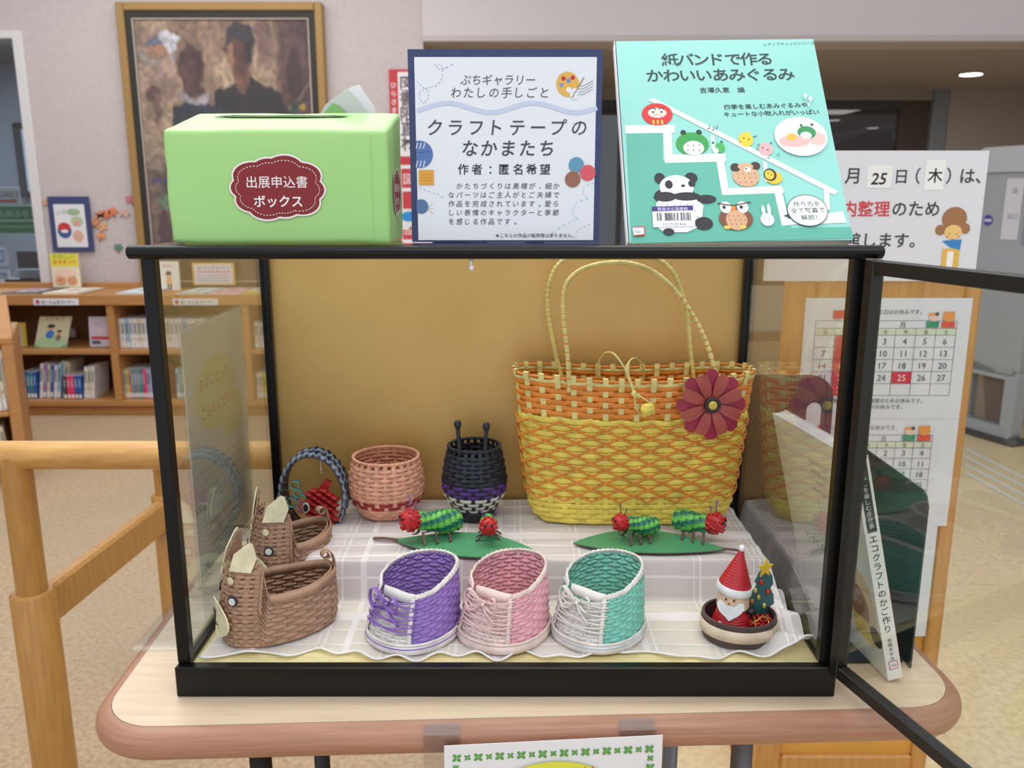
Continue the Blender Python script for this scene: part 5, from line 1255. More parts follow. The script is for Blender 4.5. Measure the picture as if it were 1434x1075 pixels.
for k in range(NS):
    p,nn,up=bs(k/NS,1.0); q,_,_=bs(k/NS+.004,1.0); M=None; d=(q-p).normalized()
    m.ribbon([p-up*.004+nn*.0022,p+up*.0035+nn*.0016,p+up*.004-nn*.0016,p-up*.003-nn*.0022],d,.0070,.0008)
m.build('rim_tabs',PYEL,bag,False,world=False)['kind']='stuff'
disc_bottom(bs,'base_panel',YEL,bag,60)
def smooth(P_,n=8):
    P_=[Vector(p) for p in P_]; out=[]
    for i in range(len(P_)-1):
        p0=P_[max(i-1,0)];p1=P_[i];p2=P_[i+1];p3=P_[min(i+2,len(P_)-1)]
        for k in range(n):
            t=k/n; out.append(.5*((2*p1)+(p2-p0)*t+(2*p0-5*p1+4*p2-p3)*t*t+(3*p1-p0-3*p2+p3)*t*t*t))
    out.append(P_[-1]); return out
fy=bagL.y-.050+.003; ry=bagL.y+.046
front=[at(797,548,fy-.002),at(795,500,fy),at(790,450,fy+.004),at(789,420,fy+.008),at(795,395,fy+.012),at(815,377,fy+.018),at(850,368,fy+.02),at(890,370,fy+.02),at(925,387,fy+.018),at(955,418,fy+.012),at(978,455,fy+.006),at(993,490,fy),at(1003,530,fy-.002)]
rear=[at(788,535,ry),at(779,500,ry),at(770,455,ry-.003),at(767,425,ry-.006),at(770,395,ry-.012),at(782,370,ry-.016),at(805,358,ry-.018),at(865,352,ry-.018),at(915,360,ry-.016),at(940,378,ry-.012),at(953,405,ry-.008),at(962,440,ry-.004),at(967,490,ry),at(972,535,ry)]
for P_,nm,mt in((front,'handle',(PYEL,ORG)),(rear,'handle',(PYEL,YEL))):
    Q=[p-bagL for p in smooth(P_,26)]; n=len(Q)
    m=MB(); m.tube(Q,[.0036+.0005*(1 if (i//3)%2 else 0) for i in range(n)],8,0,flatr=.75,mf=(lambda i:1 if (i%6==5 and (i<130 or i>230)) else 0)); m.build(nm,list(mt),bag,True,world=False)
yc=fy-.004
st1=[at(838,532,ry),at(837,512,ry-.01),at(845,496,ry-.025),at(857,494,fy+.02),at(868,505,fy+.005),at(878,522,fy-.004),at(886,540,yc-.004),at(889,552,yc-.006)]
st2=[at(902,534,ry),at(900,512,ry-.02),at(890,501,ry-.04),at(880,508,fy+.006),at(879,524,fy-.004),at(884,540,yc-.005),at(888,550,yc-.006)]
st3=[at(888,550,yc-.006),at(890,566,yc-.005),at(896,580,yc-.006),at(905,584,yc-.008)]
st4=[at(889,550,yc-.006),at(903,559,yc-.008),at(914,566,yc-.008)]
m=MB()
for q in(st1,st2,st3,st4): m.tube([p-bagL for p in smooth(q,6)],.0013,6,flatr=.7)
m.build('tie_cord',PYEL,bag,True,world=False)
q=at(888,551,yc-.007)-bagL; m=MB(); m.ball(q,.0034,10,8,sc=(1,.8,1.2)); m.build('knot',PYEL,bag,True,world=False)
q=at(907,573,yc-.012)-bagL
m=MB(); m.ball(q,.0085,16,12,sc=(1.05,.9,.95))
for k in range(5): a=-.5+.25*k; m.ribbon([q+Vector((.0094*cos(t)*cos(a)*.95,-.0084*cos(a)*sin(t),.0088*sin(a)+.0009*sin(t*2))) for t in [PI*i/10 for i in range(11)]],(0,0,1),.0042,.0006)
m.build('button_ball',YEL,bag,True,world=False)
# flower brooch
fc=at(995,566,fy-.010); fl_=bpy.data.objects.new('flower',None); C.objects.link(fl_); fl_.parent=bag; fl_.location=fc-bagL; fl_['label']='red and magenta paper tape flower'
CORAL=tape('coral_tape',(184,84,72),.4); MAG=tape('magenta_tape',(168,34,68),.35)
FN=Vector((.10,-1,.10)).normalized(); FX=Vector((0,0,1)).cross(FN)*-1; FX=FX.normalized() if FX.x>0 else -FX.normalized(); FY=FN.cross(FX); FY=FY if FY.z>0 else -FY
def petal(a,L,w,d0,mt):
    dr=FX*cos(a)+FY*sin(a); sd=FN.cross(dr).normalized(); P_=[];W=[]
    for i in range(9):
        t=i/8; P_.append(fc+dr*(.008+(L-.008)*t)+FN*(d0+.0035*sin(PI*t*.9)+.001*t)); W.append(w*(.42+.58*sin(min(1,t*1.35)*PI/2)) if t<.9 else w*(.82 if t<.95 else .5))
    m=MB(); m.ribbon(P_,sd,W,.0009); m.build('petal',mt,fl_,True,shade_angle=30)
for k in range(8): petal(PI/8*0+PI/2+k*PI/4,.0445,.017,.0,MAG)
for k in range(8): petal(PI/2+PI/8+k*PI/4,.040,.0155,.003,CORAL)
DG=tape('charcoal_tape',(66,58,66)); m=MB()
for k in range(16):
    a=k*PI/8; c0=fc+FX*(.0078*cos(a))+FY*(.0078*sin(a))+FN*.006; m.tube([c0-FN*.003,c0+FN*.004],.0022,7)
m.build('centre_ring',DG,fl_,True)
m=MB(); m.lathe([(0,0),(.006,0),(.006,.004),(.0045,.0052),(0,.0048)],(0,0,0),20,M=Matrix.Translation(fc+FN*.005)@FN.to_track_quat('Z','Y').to_matrix().to_4x4())
for k in range(6): a=k*PI/3; m.ball(fc+FN*.0105+FX*(.003*cos(a))+FY*(.003*sin(a)),.0014,6,5)
m.build('flower_centre',YEL,fl_,True)
# ---------------------------------------------------------------- peach round basket and navy basket (plain generic weave)
def roundsurf(prof,H_,sxy=(1,1)):
    def f(u,t):
        a=2*PI*u; k=t*(len(prof)-1); i=min(int(k),len(prof)-2); fr_=k-i; r=prof[i]*(1-fr_)+prof[i+1]*fr_
        dr=(prof[i+1]-prof[i])*(len(prof)-1); p=Vector((r*cos(a)*sxy[0],r*sin(a)*sxy[1],H_*t+.002)); n=Vector((cos(a),sin(a),0)); return p,n,Vector((cos(a)*dr,sin(a)*dr,H_)).normalized()
    return f
PEACH=tape('peach_tape',(240,176,146)); DRED=tape('dark_red_tape',(160,34,42)); 
c=Vector(((540-717)/F*1.10/.952,1.108,GZ)); pk=thing('peach_basket','round peach woven basket with dark red band at the back left of the step','basket',tuple(c))
ps=roundsurf([.035,.044,.0495,.0515,.0505,.048,.044],.080)
rows=[.03+.072*i for i in range(13)]
m=weave(ps,[t for i,t in enumerate(rows) if i not in(3,4)],26,.0056,.0011,.0009,4); m.build('peach_weave',PEACH,pk,True,world=False)['kind']='stuff'
m=weave(ps,[rows[3],rows[4]],26,.0056,.0014,.0009,4,ph=1); m.build('red_band',DRED,pk,True,world=False)['kind']='stuff'
stakes(ps,0,1,26,.0055,.0008,8).build('stakes',PEACH,pk,world=False)['kind']='stuff'
disc_bottom(ps,'base_panel',PEACH,pk)
m=MB(); n=208
for k in range(2): m.tube([ps(i/n,1)[0]+Vector((0,0,.0012*sin(2*PI*26*i/n+PI*k)))+ps(i/n,1)[1]*(.0012*cos(2*PI*26*i/n+PI*k)) for i in range(n)],.0014,5,closed=True)
m.build('twisted_rim',PEACH,pk,True,world=False)
NAV=tape('navy_tape',(34,38,50),.45); PUR=tape('deep_purple_tape',(84,48,128),.4); CRM=tape('white_tape',(226,222,212))
c=Vector(((664-717)/F*1.09/.952,1.098,GZ)); nk=thing('navy_basket','dark navy woven basket with purple and white bands and two upright pegs','basket',tuple(c))
ns_=roundsurf([.028,.031,.0395,.0435,.0432,.041,.0385,.0345],.098)
rows=[.03+.0585*i for i in range(16)]
weave(ns_,[rows[i] for i in(0,1,9,10,11,12,13,14,15)],24,.0055,.0010,.0009,4).build('navy_weave',NAV,nk,True,world=False)['kind']='stuff'
weave(ns_,[rows[i] for i in(2,3,4,5)],24,.0057,.0010,.0009,4).build('white_band',CRM,nk,True,world=False)['kind']='stuff'
weave(ns_,[rows[i] for i in(6,7,8)],24,.0057,.0012,.0009,4).build('purple_band',PUR,nk,True,world=False)['kind']='stuff'
stakes(ns_,0,1,24,.005,.0008,8).build('stakes',NAV,nk,world=False)['kind']='stuff'
disc_bottom(ns_,'base_panel',NAV,nk)
m=MB(); m.lathe([(.028,0),(.029,.001),(.028,.012),(.027,.012)],(0,0,.0),30); m.build('foot_ring',NAV,nk,True,world=False)
m=MB()
for k in range(2): m.tube([ns_(i/192,1)[0]+Vector((0,0,.0012*sin(2*PI*24*i/192+PI*k)))+ns_(i/192,1)[1]*(.001*cos(2*PI*24*i/192+PI*k)) for i in range(192)],.0014,5,closed=True)
m.build('twisted_rim',NAV,nk,True,world=False)
for sg_,u,v in((-1,641,594),(1,681,597)):
    b0=Vector((sg_*.0165-.001,-.030,.094)); q=at(u,v,1.07)-c; m=MB(); m.tube([b0,b0+Vector((0,.001,.008)),b0.lerp(q,.6),q-Vector((0,0,.004))],[.0034,.0030,.0026,.003],8); m.ball(q,.0052,12,9,sc=(.95,.95,1.25)); m.build('upright_peg',NAV,nk,True,world=False)
# ---------------------------------------------------------------- baby bootie baskets
def eggfoot(L,W):
    def f(t): # toe at +x
        x=cos(t); y=sin(t); w_=W/2*(1+.10*x-.04*x*x); return (L/2*math.copysign(abs(x)**.92,x),w_*math.copysign(abs(y)**.9,y),0)
    return f
def bootie(loc,az,main,vamp,trim,lace,name_label,sole_line,L=.106,W=.091,scale=1.0,seed=1,tail=False,lacefat=1.0):
    """az: heading of the toe. built local with toe at +x"""
    t_=thing('woven_bootie',name_label,'bootie',tuple(loc),az,'woven baby booties on the case floor')
    ft_=Foot(eggfoot(L,W)); z0=.0092
    def hgt(u):
        a=min(u,1-u)*2 # 0 at toe, 1 at heel
        return .046+.018*sst(.05,.75,a)
    def sf(u,t):
        k=ft_(u); n=ft_.nrm(u); h=hgt(u)
        s_=1-.02*t-.10*t*t; sx_=1-.04*t-.27*t**1.3*(1 if k.x>0 else .06)
        p=Vector((k.x*sx_-.004*t,k.y*s_,z0+h*t)); return p,n,(Vector((-k.x*.3*(1 if k.x>0 else .3),-k.y*.25,h))).normalized()
    NS_=32; rws=[.045+.0755*i for i in range(13)]; uv_=.105
    ush=lambda u: u
    m=MB()
    for r,t in enumerate(rws):
        u0=uv_*(1-.12*t); weave(sf,[t],NS_,.0048,.0010,.0008,5,u0,1-u0,False,m,ph=r)
    m.build('side_weave',main,t_,True,world=False)['kind']='stuff'
    m=MB()
    for r in range(11):
        t=.04+.078*r; weave(lambda u,t:(sf(u,t)[0]-sf(u,t)[1]*.001,)+sf(u,t)[1:],[t],NS_,.0042,.0008,.0008,6,-uv_+.004,uv_-.004,False,m,ph=r)
    m.build('vamp_weave',vamp,t_,True,world=False)['kind']='stuff'
    stakes(sf,0,.99,NS_,.0042,.0006,8,skip=lambda u:min(u,1-u)<uv_*.9).build('stakes',main,t_,world=False)['kind']='stuff'
    stakes(lambda u,t:(sf(u,t)[0]-sf(u,t)[1]*.001,)+sf(u,t)[1:],0,.88,NS_,.0042,.0006,8,skip=lambda u:min(u,1-u)>uv_).build('vamp_stakes',vamp,t_,world=False)['kind']='stuff'
    # sole
    n=64; m=MB(); rows_=[]
    for ins,z in((-.0005,0),(-.0034,.0016),(-.0040,.0056),(-.0030,.0096),(.001,.0108),(.004,.0108)):
        rows_.append([Vector((ft_(k/n).x,ft_(k/n).y,z))-ft_.nrm(k/n)*ins for k in range(n)])
    vs_=[p for r_ in rows_ for p in r_]; fs_=[]
    for i in range(len(rows_)-1):
        for j in range(n): fs_.append((i*n+j,i*n+(j+1)%n,(i+1)*n+(j+1)%n,(i+1)*n+j))
    fs_.append(tuple(range(n))[::-1]); m.add(vs_,fs_); m.build('sole',trim,t_,True,world=False)
    m=MB(); P_=[Vector((ft_(k/n).x*.96,ft_(k/n).y*.96,.0112)) for k in range(n)]; m.add(P_+[p-Vector((0,0,.002)) for p in P_],[tuple(range(n)),tuple(range(2*n-1,n-1,-1))]+[(i,n+i,n+(i+1)%n,(i+1)%n) for i in range(n)]); m.build('insole',trim,t_,world=False)
    m=MB(); m.tube([Vector((ft_(k/n).x,ft_(k/n).y,.0118))+ft_.nrm(k/n)*.0022 for k in range(n)],.0015,6,closed=True); m.build('sole_welt',trim,t_,True,world=False)
    if sole_line: m=MB(); m.tube([Vector((ft_(k/n).x,ft_(k/n).y,.0078))+ft_.nrm(k/n)*.0034 for k in range(n)],.0008,5,closed=True); m.build('sole_stripe',sole_line,t_,True,world=False)
    # plaited trim: up one front edge, around the opening, down the other
    path=[];nn=[]
    for i in range(13): t=.05+.95*i/12; p,q,_=sf(uv_*(1-.12*t),t); path.append(p+q*.0018); nn.append(q)
    for i in range(1,48): u=uv_*.88+(1-2*uv_*.88)*i/48; p,q,_=sf(u,1.0); path.append(p+Vector((0,0,.0006))); nn.append((q+Vector((0,0,.7))).normalized())
    for i in range(13): t=1-.95*i/12; p,q,_=sf(-uv_*(1-.12*t),t); path.append(p+q*.0018); nn.append(q)
    path,nn=resample(path,nn,.0014); m=MB(); braid(path,nn,.0021,.0068,m); m.build('plaited_trim',trim,t_,True,world=False)
    # tongue: curved collar band rising at the vamp
    P_=[];D_=[]
    for i in range(17):
        u=-uv_*.98+2*uv_*.98*i/16; p,q,up=sf(u,.93); P_.append(p-q*.004+Vector((0,0,.004*cos(PI*(i-8)/16)))); D_.append(Vector((0,0,1))+q*-.35)
    m=MB(); m.ribbon(P_,D_,.011,.0008); m.build('tongue',vamp if lacefat>1 else trim,t_,True,world=False)
    # laces crossing the vamp
    m=MB(); n_l=4
    for k in range(n_l):
        for d_ in(0,1):
            ta=.30+.17*k; tb_=ta+.13; Q=[]
            if d_: pass
            for i in range(9):
                s_=i/8; u=(-uv_*1.08+2*uv_*1.08*s_)*(1 if d_ else -1); t=ta+(tb_-ta)*s_; p,q,_=sf(u,t); Q.append(p+q*(.0030+.0008*sin(PI*s_)))
            if d_==0 or k%1==0: m.tube(Q,.0012*lacefat,5,flatr=.6)
    m.build('laces',lace,t_,True,world=False)
    # bow
    c0,q,up=sf(0,.86); c0=c0+q*.0075; sd=Vector((0,1,0)); upv=Vector((0,0,1))
    for s_ in(-1,1):
        P_=[c0+sd*(s_*(.0015+.0185*sin(PI*t)))*1.0+upv*(.0085*sin(2*PI*t)*(1 if s_>0 else 1.4)+ .006*sin(PI*t))+q*(.005*sin(PI*t)) for t in [i/14 for i in range(15)]]
        m=MB(); m.ribbon(P_,q,.0036*lacefat,.0007); m.build('bow_loop',lace,t_,True,world=False)
        P_=[c0+sd*(s_*(.017+.004*hsh(seed,s_))*t)+upv*(-.020*t*(1 if s_>0 else .35)+.002*sin(PI*t))+q*(.004*sin(PI*t)) for t in [i/8 for i in range(9)]]
        m=MB(); m.ribbon(P_,q,.0032*lacefat,.0007); m.build('lace_end',lace,t_,True,world=False)
    m=MB(); m.ball(c0+q*.0008,.0026,10,8,sc=(.8,1.1,1)); m.build('bow_knot',lace,t_,True,world=False)
    return t_
VIO=tape('violet_tape',(156,122,202)); PNK=tape('pink_tape',(240,176,188)); MNT=tape('mint_tape',(134,210,192)); WTP=tape('white_cord',(238,232,226)); 
WV=tape('white_vamp_tape',(232,228,222)); PKT=tape('pale_pink_cord',(240,216,208)); VLC=tape('violet_lace',(150,112,196)); CRC=tape('cream_lace',(236,226,208))
def toe(deg): # degrees from the viewer direction, towards the left
    return math.radians(-90-deg)
bootie((-.1065,.866,GF),toe(38),VIO,WV,WTP,VLC,'violet woven bootie with white vamp and violet laces, leftmost of the three booties',VLC,lacefat=1.25)
bootie((-.0065,.867,GF),toe(34),PNK,PKT,PKT,tape('pale_pink_lace',(240,206,206)),'pink woven bootie with pale laces, in the middle of the three booties',None)
b3=bootie((.0985,.867,GF),toe(42),MNT,WV,WTP,WTP,'mint green woven bootie with white laces, right of the pink bootie',tape('pale_blue_cord',(190,206,214)))
RB=Matrix.Rotation(toe(42),4,'Z').inverted()
a=at(800,834,.845); e_=at(768,836,.856); m=MB(); m.ribbon([a-Vector((.0985,.867,GF)),(a+e_)/2-Vector((.0985,.867,GF-.0005)),e_-Vector((.0985,.867,GF))],(0,0,1),.0028,.0006)
m.v=[tuple(RB@Vector(p)) for p in m.v]; m.build('lace_tail',WTP,b3,world=False)
# ---------------------------------------------------------------- dog-faced baskets
BRN=tape('brown_tape',(178,140,114)); BRD=tape('brown_stake_tape',(168,130,104)); CREAM=tape('cream_paper',(242,232,194)); DNV=tape('dark_paper',(46,46,56)); EYEW=tape('white_paper_disc',(236,238,240))
def dogbasket(loc,az,label,L=.125,W=.078,k_=1.0,mouth=True):
    t_=thing('dog_basket',label,'basket',tuple(loc),az,'brown dog-faced baskets')
    ft_=Foot(eggfoot(L,W))
    def hg(u):
        a=min(u,1-u)*2; return .052*k_+.006*sst(.6,1,a)+(.040*k_)*(1-sst(.29,.35,a))
    def sf(u,t):
        k=ft_(u); n=ft_.nrm(u); h=hg(u); a=min(u,1-u)*2; bulge=1+.04*sin(PI*t)
        ln=.30*(1-sst(.2,.5,a)); p=Vector((k.x*bulge-.012*t*t*(1-sst(.2,.5,a)),k.y*(bulge-.05*t-ln*max(0,t-.45)),.002+h*t)); return p,n,(Vector((-n.x*.15,-n.y*.15,1))).normalized()
    NS_=28
    m=MB()
    rws=[.05+.083*i for i in range(11)]
    uf=.155; weave(sf,rws,NS_,.0052,.0012,.0009,5,uf,1-uf,False,m)
    weave(sf,[.03+.0505*i for i in range(19)],NS_*2,.0046,.0010,.0009,4,-uf,uf,False,m); m.build('woven_body',BRN,t_,True,world=False)['kind']='stuff'
    stakes(sf,0,.985,NS_,.0056,.0008,8).build('stakes',BRD,t_,world=False)['kind']='stuff'
    disc_bottom(sf,'base_panel',BRD,t_)
    uf=.155
    Q=[];D_=[]
    for i in range(61): u=uf+(1-2*uf)*i/60; p,n,up=sf(u,.97); Q.append(p+n*.0016); D_.append(up)
    m=MB(); m.ribbon(Q,D_,.0085,.0011); Q2=[q-sf(uf+(1-2*uf)*i/60,.97)[1]*.0042 for i,q in enumerate(Q)]; m.ribbon(Q2,D_,.0085,.0011); m.build('rim_band',BRN,t_,True,world=False)
    for s_ in(1,-1):
        Q=[];D_=[]
        for j in range(9): t=.45+.55*j/8; p,n,up=sf(s_*uf,t); q,_,_=sf(s_*uf+.003,t); Q.append(p+n*.0022); D_.append(q-p)
        m=MB(); m.ribbon(Q,D_,.0085,.0010); m.build('face_edge_band',BRN,t_,True,world=False)
    # ears
    for s_ in(1,-1):
        p,n,up=sf(s_*.085,1.0); sd=Vector((-n.y,n.x,0))*s_; m=MB(); X_=sd; Y_=(Vector((0,0,1))-n*.15+sd*.35).normalized()
        for i in range(6):
            z=.0045*i; w_=.032*(1-i/7.5); m.ribbon([p+Y_*(z-.002)-X_*(w_/2)+n*(.0012 if i%2 else .0004),p+Y_*(z-.002)+n*(.0004 if i%2 else .0012),p+Y_*(z-.002)+X_*(w_/2)+n*(.0012 if i%2 else .0004)],Y_,.0044,.001)
        m.build('ear',BRN,t_,False,world=False)['kind']='stuff'
        m=MB(); sh_=[(-.0125,-.013),(.0125,-.013),(.0135,.004),(.004,.019),(-.001,.021),(-.0135,.007)]
        m.prism(sh_,p+n*.0035+Y_*.004,X_ if X_.cross(Y_).dot(n)>0 else -X_,Y_,.0012); m.build('inner_ear',CREAM,t_,world=False)
        # brow and eye
        for du,t,r,mt,nm,off in((.052,.80,.0042,CREAM,'brow_spot',.0030),(.070,.58,.0060,DNV,'eye_ring',.0030),(.070,.58,.0040,EYEW,'eye',.0042)):
            p2,n2,_=sf(s_*du,t); Mx=Matrix.Translation(p2+n2*off)@n2.to_track_quat('Z','Y').to_matrix().to_4x4(); m=MB(); m.lathe([(r*.96,-.0004),(r,.0),(r,.0005),(r*.9,.0009)],(0,0,0),20,M=Mx); m.build(nm,mt,t_,world=False)
    # muzzle
    p,n,up=sf(0,.34); X_=Vector((0,1,0)); Y_=Vector((0,0,1)); 
    if X_.cross(Y_).dot(n)<0: X_=-X_
    bend_=lambda x,y:-10*x*x
    sh_=[(.0255*cos(a)*(1-.15*sin(a)),.021*sin(a)-.001) for a in [2*PI*i/28 for i in range(28)]]
    m=MB(); m.prism(sh_,p+n*.0052,X_,Y_,.0012,bend=bend_); m.build('muzzle',CREAM,t_,world=False)
    m=MB(); ht=[(.0052*(16*sin(a)**3)/16,.0048*(13*cos(a)-5*cos(2*a)-2*cos(3*a)-cos(4*a))/16+.005) for a in [2*PI*i/24 for i in range(24)]]; m.prism(ht,p+n*.0066,X_,Y_,.001,bend=bend_); m.build('nose',DNV,t_,world=False)
    for s_ in(1,-1):
        m=MB(); m.tube([p+n*(.0070-10*x*x)+X_*x+Y_*y for x,y in [(0,-.001),(0,-.004),(s_*.003,-.0075),(s_*.007,-.0085)]],.0006,5); m.build('mouth_line',DNV,t_,True,world=False)
    # tail curl at the heel
    p,n,up=sf(.5,.95); Q=[p+n*.002+Vector((0,0,0)),p+n*.003+up*.008,p+n*.0025+up*.016]
    for i in range(14): a=PI*.0+2*PI*1.15*i/13; r=.0062*(1-.045*i); Q.append(p+up*.0165-n*(.0048)+n*(cos(a)*r*1.15)+up*(sin(a)*r))
    m=MB(); m.ribbon(Q,Vector((-n.y,n.x,0)),.0095,.001); m.build('tail_curl',BRN,t_,True,world=False)
    return t_
dogbasket((-.2590,.8740,GF),math.radians(180+32),'brown woven dog-faced basket in front, turned to the left glass')
dogbasket((-.2755,.9960,GF),math.radians(180+52),'brown woven dog-faced basket behind, its eyes turned to the viewer',L=.108,W=.074,k_=1.08)
# ---------------------------------------------------------------- hoop ornament with red fish
hc=Vector((-.2655,1.085,FZ+.0028)); ho=thing('hoop_ornament','grey and navy ruffled hoop ornament standing behind the dog baskets','ornament',tuple(hc))
SLV=tape('slate_tape',(134,146,164)); NV2=tape('dark_navy_tape',(40,46,66)); BRK=tape('hoop_inner_tape',(72,58,62))
rz=.055; rxh=.0405; cz=rz+.028
def hp(a,r=1.0,y=0): return Vector((rxh*r*cos(a),y,cz+rz*r*sin(a)))
m=MB(); m.ribbon([hp(-.9+ (PI+1.8)*i/50) for i in range(51)],(0,1,0),.034,.0014); m.build('hoop_band',BRK,ho,True,world=False)
for j,(yo,mt) in enumerate(((-.013,SLV),(-.0045,NV2),(.0045,SLV),(.013,NV2))):
    Q=[];n=150
    for i in range(n+1):
        a=-.9+(PI+1.8)*i/n; Q.append(hp(a,1.045+.022*sin(i*1.05+j*1.6),yo+.0028*cos(i*1.05+j*1.6)))
    m=MB(); m.tube(Q,.0032,5,flatr=.7); m.build('ruffle',mt,ho,True,world=False)
m=MB(); slab_=[(.022*cos(a),.016*sin(a)) for a in [2*PI*i/24 for i in range(24)]]; m.lathe([(.036,0),(.038,.002),(.038,.026),(.034,.028)],(0,0,0),28,sx=1,sy=.6); m.build('base_cup',NV2,ho,True,world=False)
m=MB(); m.tube([hp(PI/2-.25,.98,0),hp(PI/2-.25,.98,0)+Vector((.001,-.002,-.025))],.0006,5); m.tube([hp(PI/2-.25,1.03,0),hp(PI/2-.3,1.14,0)],.0006,5); m.build('hanging_thread',WTP,ho,world=False)
REDT=tape('bright_red_tape',(184,36,38)); fi=thing('red_fish_charm','red folded-tape fish charm with round eye hanging in the hoop','ornament',tuple(hc+Vector((.004,-.006,.070)))); fi.scale=(1.2,1.2,1.2)
m=MB()
for r in range(6):
    for k in range(5):
        x=-.006+.0055*r; z=-.016+.008*k+(.004 if r%2 else 0); rr3=.0058
        if abs(z)<.021-.12*abs(x-.006): m.tube([(x-.003,-.010+.04*abs(z),z),(x+.004,-.013+.04*abs(z),z-.002)],rr3*.7,6,flatr=.5)
m.ball((.004,0,0),.018,12,8,sc=(1.0,.55,1.0)); m.build('scales',REDT,fi,False,world=False)['kind']='stuff'
m=MB(); m.prism([(.010,.008),(.018,.026),(.012,.030),(.004,.020),(.002,.01)],(0,0,0),(1,0,0),(0,0,1),.006); m.build('fin',REDT,fi,world=False)
for r,y,mt,nm in((.0062,-.0200,WTP,'eye_ring'),(.0046,-.0210,DNV,'eye')):
    Mx=Matrix.Translation((-.008,y+.002,.002))@Vector((-.2,-1,0)).to_track_quat('Z','Y').to_matrix().to_4x4(); m=MB(); m.lathe([(r*.62,-.0006),(r*.62,.0008)],(0,0,0),18,sx=1,sy=1.5,M=Mx); m.build(nm,mt,fi,world=False)
m=MB(); m.lathe([(.006,-.0006),(.006,.0008)],(0,0,0),18,sy=1.5,M=Matrix.Translation((-.017,-.009,.0))@Vector((-.5,-1,0)).to_track_quat('Z','Y').to_matrix().to_4x4()); m.build('cheek_disc',tape('rose_tape',(196,110,110)),fi,world=False)
TEALT=tape('teal_tape',(112,180,178)); lp_=thing('teal_loop_charm','cluster of curled teal tape loops on the left inside of the hoop','ornament',tuple(hc+Vector((-.021,-.014,.083))))
for x,z,r in((-.006,-.008,.0065),(.002,.004,.005),(.008,-.003,.0055),(-.001,.016,.0058),(.004,-.013,.0045)):
    m=MB(); m.ribbon([(x+r*cos(a),0,z+r*sin(a)) for a in [2*PI*i/20 for i in range(20)]],(0,1,0),.007,.0008,closed=True); m.build('loop',TEALT,lp_,True,world=False)
# green base leaf, grey petal
m=MB(); m.prism([(-.006,-.004),(0,-.002),(.007,-.006),(.003,-.012),(.002,-.022),(-.003,-.022),(-.003,-.012)],(0,-.004,-.014),(1,0,0),(0,0,1),.002); m.build('green_leaf',tape('leaf_tape',(110,170,80)),fi,world=False)
# ---------------------------------------------------------------- leaves and caterpillars
LEAFM=mat('leaf_green_tape',(84,158,112),.45,0,(74,146,102),5,(1,60,1),bump=.3,lo=.3,hi=.7); LBR=tape('leaf_edge_brown',(104,84,76))
def leafplate(name_label,tip,base,wf,wr,stem,lift):
    """tip, base in plan; wf/wr = half widths to the viewer / away"""
    tip=Vector(tip);base=Vector(base); c=(tip+base)/2; t_=thing('paper_leaf_tray',name_label,'leaf',(c.x,c.y,GZ)); ax=(base-tip); L=ax.length; ax.normalize(); pf=Vector((ax.y,-ax.x,0)); pf=pf if pf.y<0 else -pf
    n=26; A=[];B_=[]
    for i in range(n+1):
        s=i/n; k=sin(PI*s**.9)**.95 if 0<s<1 else 0; A.append(tip+ax*L*s+pf*wf*k); B_.append(tip+ax*L*s-pf*wr*k)
    def sh_(z0,z1,mt,nm,grow=0):
        m=MB(); rows_=9; vs_=[]
        for zz in(z1,z0):
            for i in range(n+1):
                for j in range(rows_): s=j/(rows_-1); p=A[i].lerp(B_[i],s); q=p+Vector((0,0,zz+.004*(2*s-1)**2*sin(PI*i/n)+lift*(i/n-.5)**2)); vs_.append(q)
        S=(n+1)*rows_; fs_=[]
        g=lambda k,i,j:k*S+i*rows_+j
        for i in range(n):
            for j in range(rows_-1): fs_+=[(g(0,i,j),g(0,i+1,j),g(0,i+1,j+1),g(0,i,j+1)),(g(1,i,j),g(1,i,j+1),g(1,i+1,j+1),g(1,i+1,j))]
            fs_+=[(g(0,i,0),g(1,i,0),g(1,i+1,0),g(0,i+1,0)),(g(0,i,rows_-1),g(0,i+1,rows_-1),g(1,i+1,rows_-1),g(1,i,rows_-1))]
        m.add(vs_,fs_); return m.build(nm,mt,t_,True,shade_angle=40)
    sh_(GZ+.0012,GZ+.0022,LEAFM,'leaf_blade'); sh_(GZ,GZ+.0011,LBR,'leaf_backing')
    m=MB(); z=GZ+.0022+lift*.25; m.ribbon([base-ax*.006+Vector((0,0,z)),base+(Vector(stem)-base)*.5+Vector((0,0,z+.001)),Vector(stem)+Vector((0,0,z))],pf,.0055,.0014); m.build('stem',LBR,t_)
    return t_
SZ_=GZ+.003
tipA=atz(752,774,SZ_);baseA=atz(551,757,SZ_);stA=atz(523,755,SZ_)
for v_ in(tipA,baseA,stA): v_.z=0
leafplate('green paper leaf tray in front of the peach basket, its tip to the right',tipA,baseA,.034,.040,stA,.01)
tipB=atz(803,760,SZ_);baseB=atz(1018,769,SZ_);stB=atz(1042,774,SZ_)
for v_ in(tipB,baseB,stB): v_.z=0
leafplate('green paper leaf tray in front of the yellow handbag, its tip to the left',tipB,baseB,.026,.046,stB,.006)
GL=tape('light_green_tape',(112,196,84),.4); GD=tape('dark_green_tape',(28,112,92),.4); RDT=tape('red_tape',(198,34,40),.35); LEG=tape('leg_brown_tape',(106,84,80)); VIA=tape('purple_tape',(118,74,150)); DOT=mat('bead_black',(30,28,30),.25)
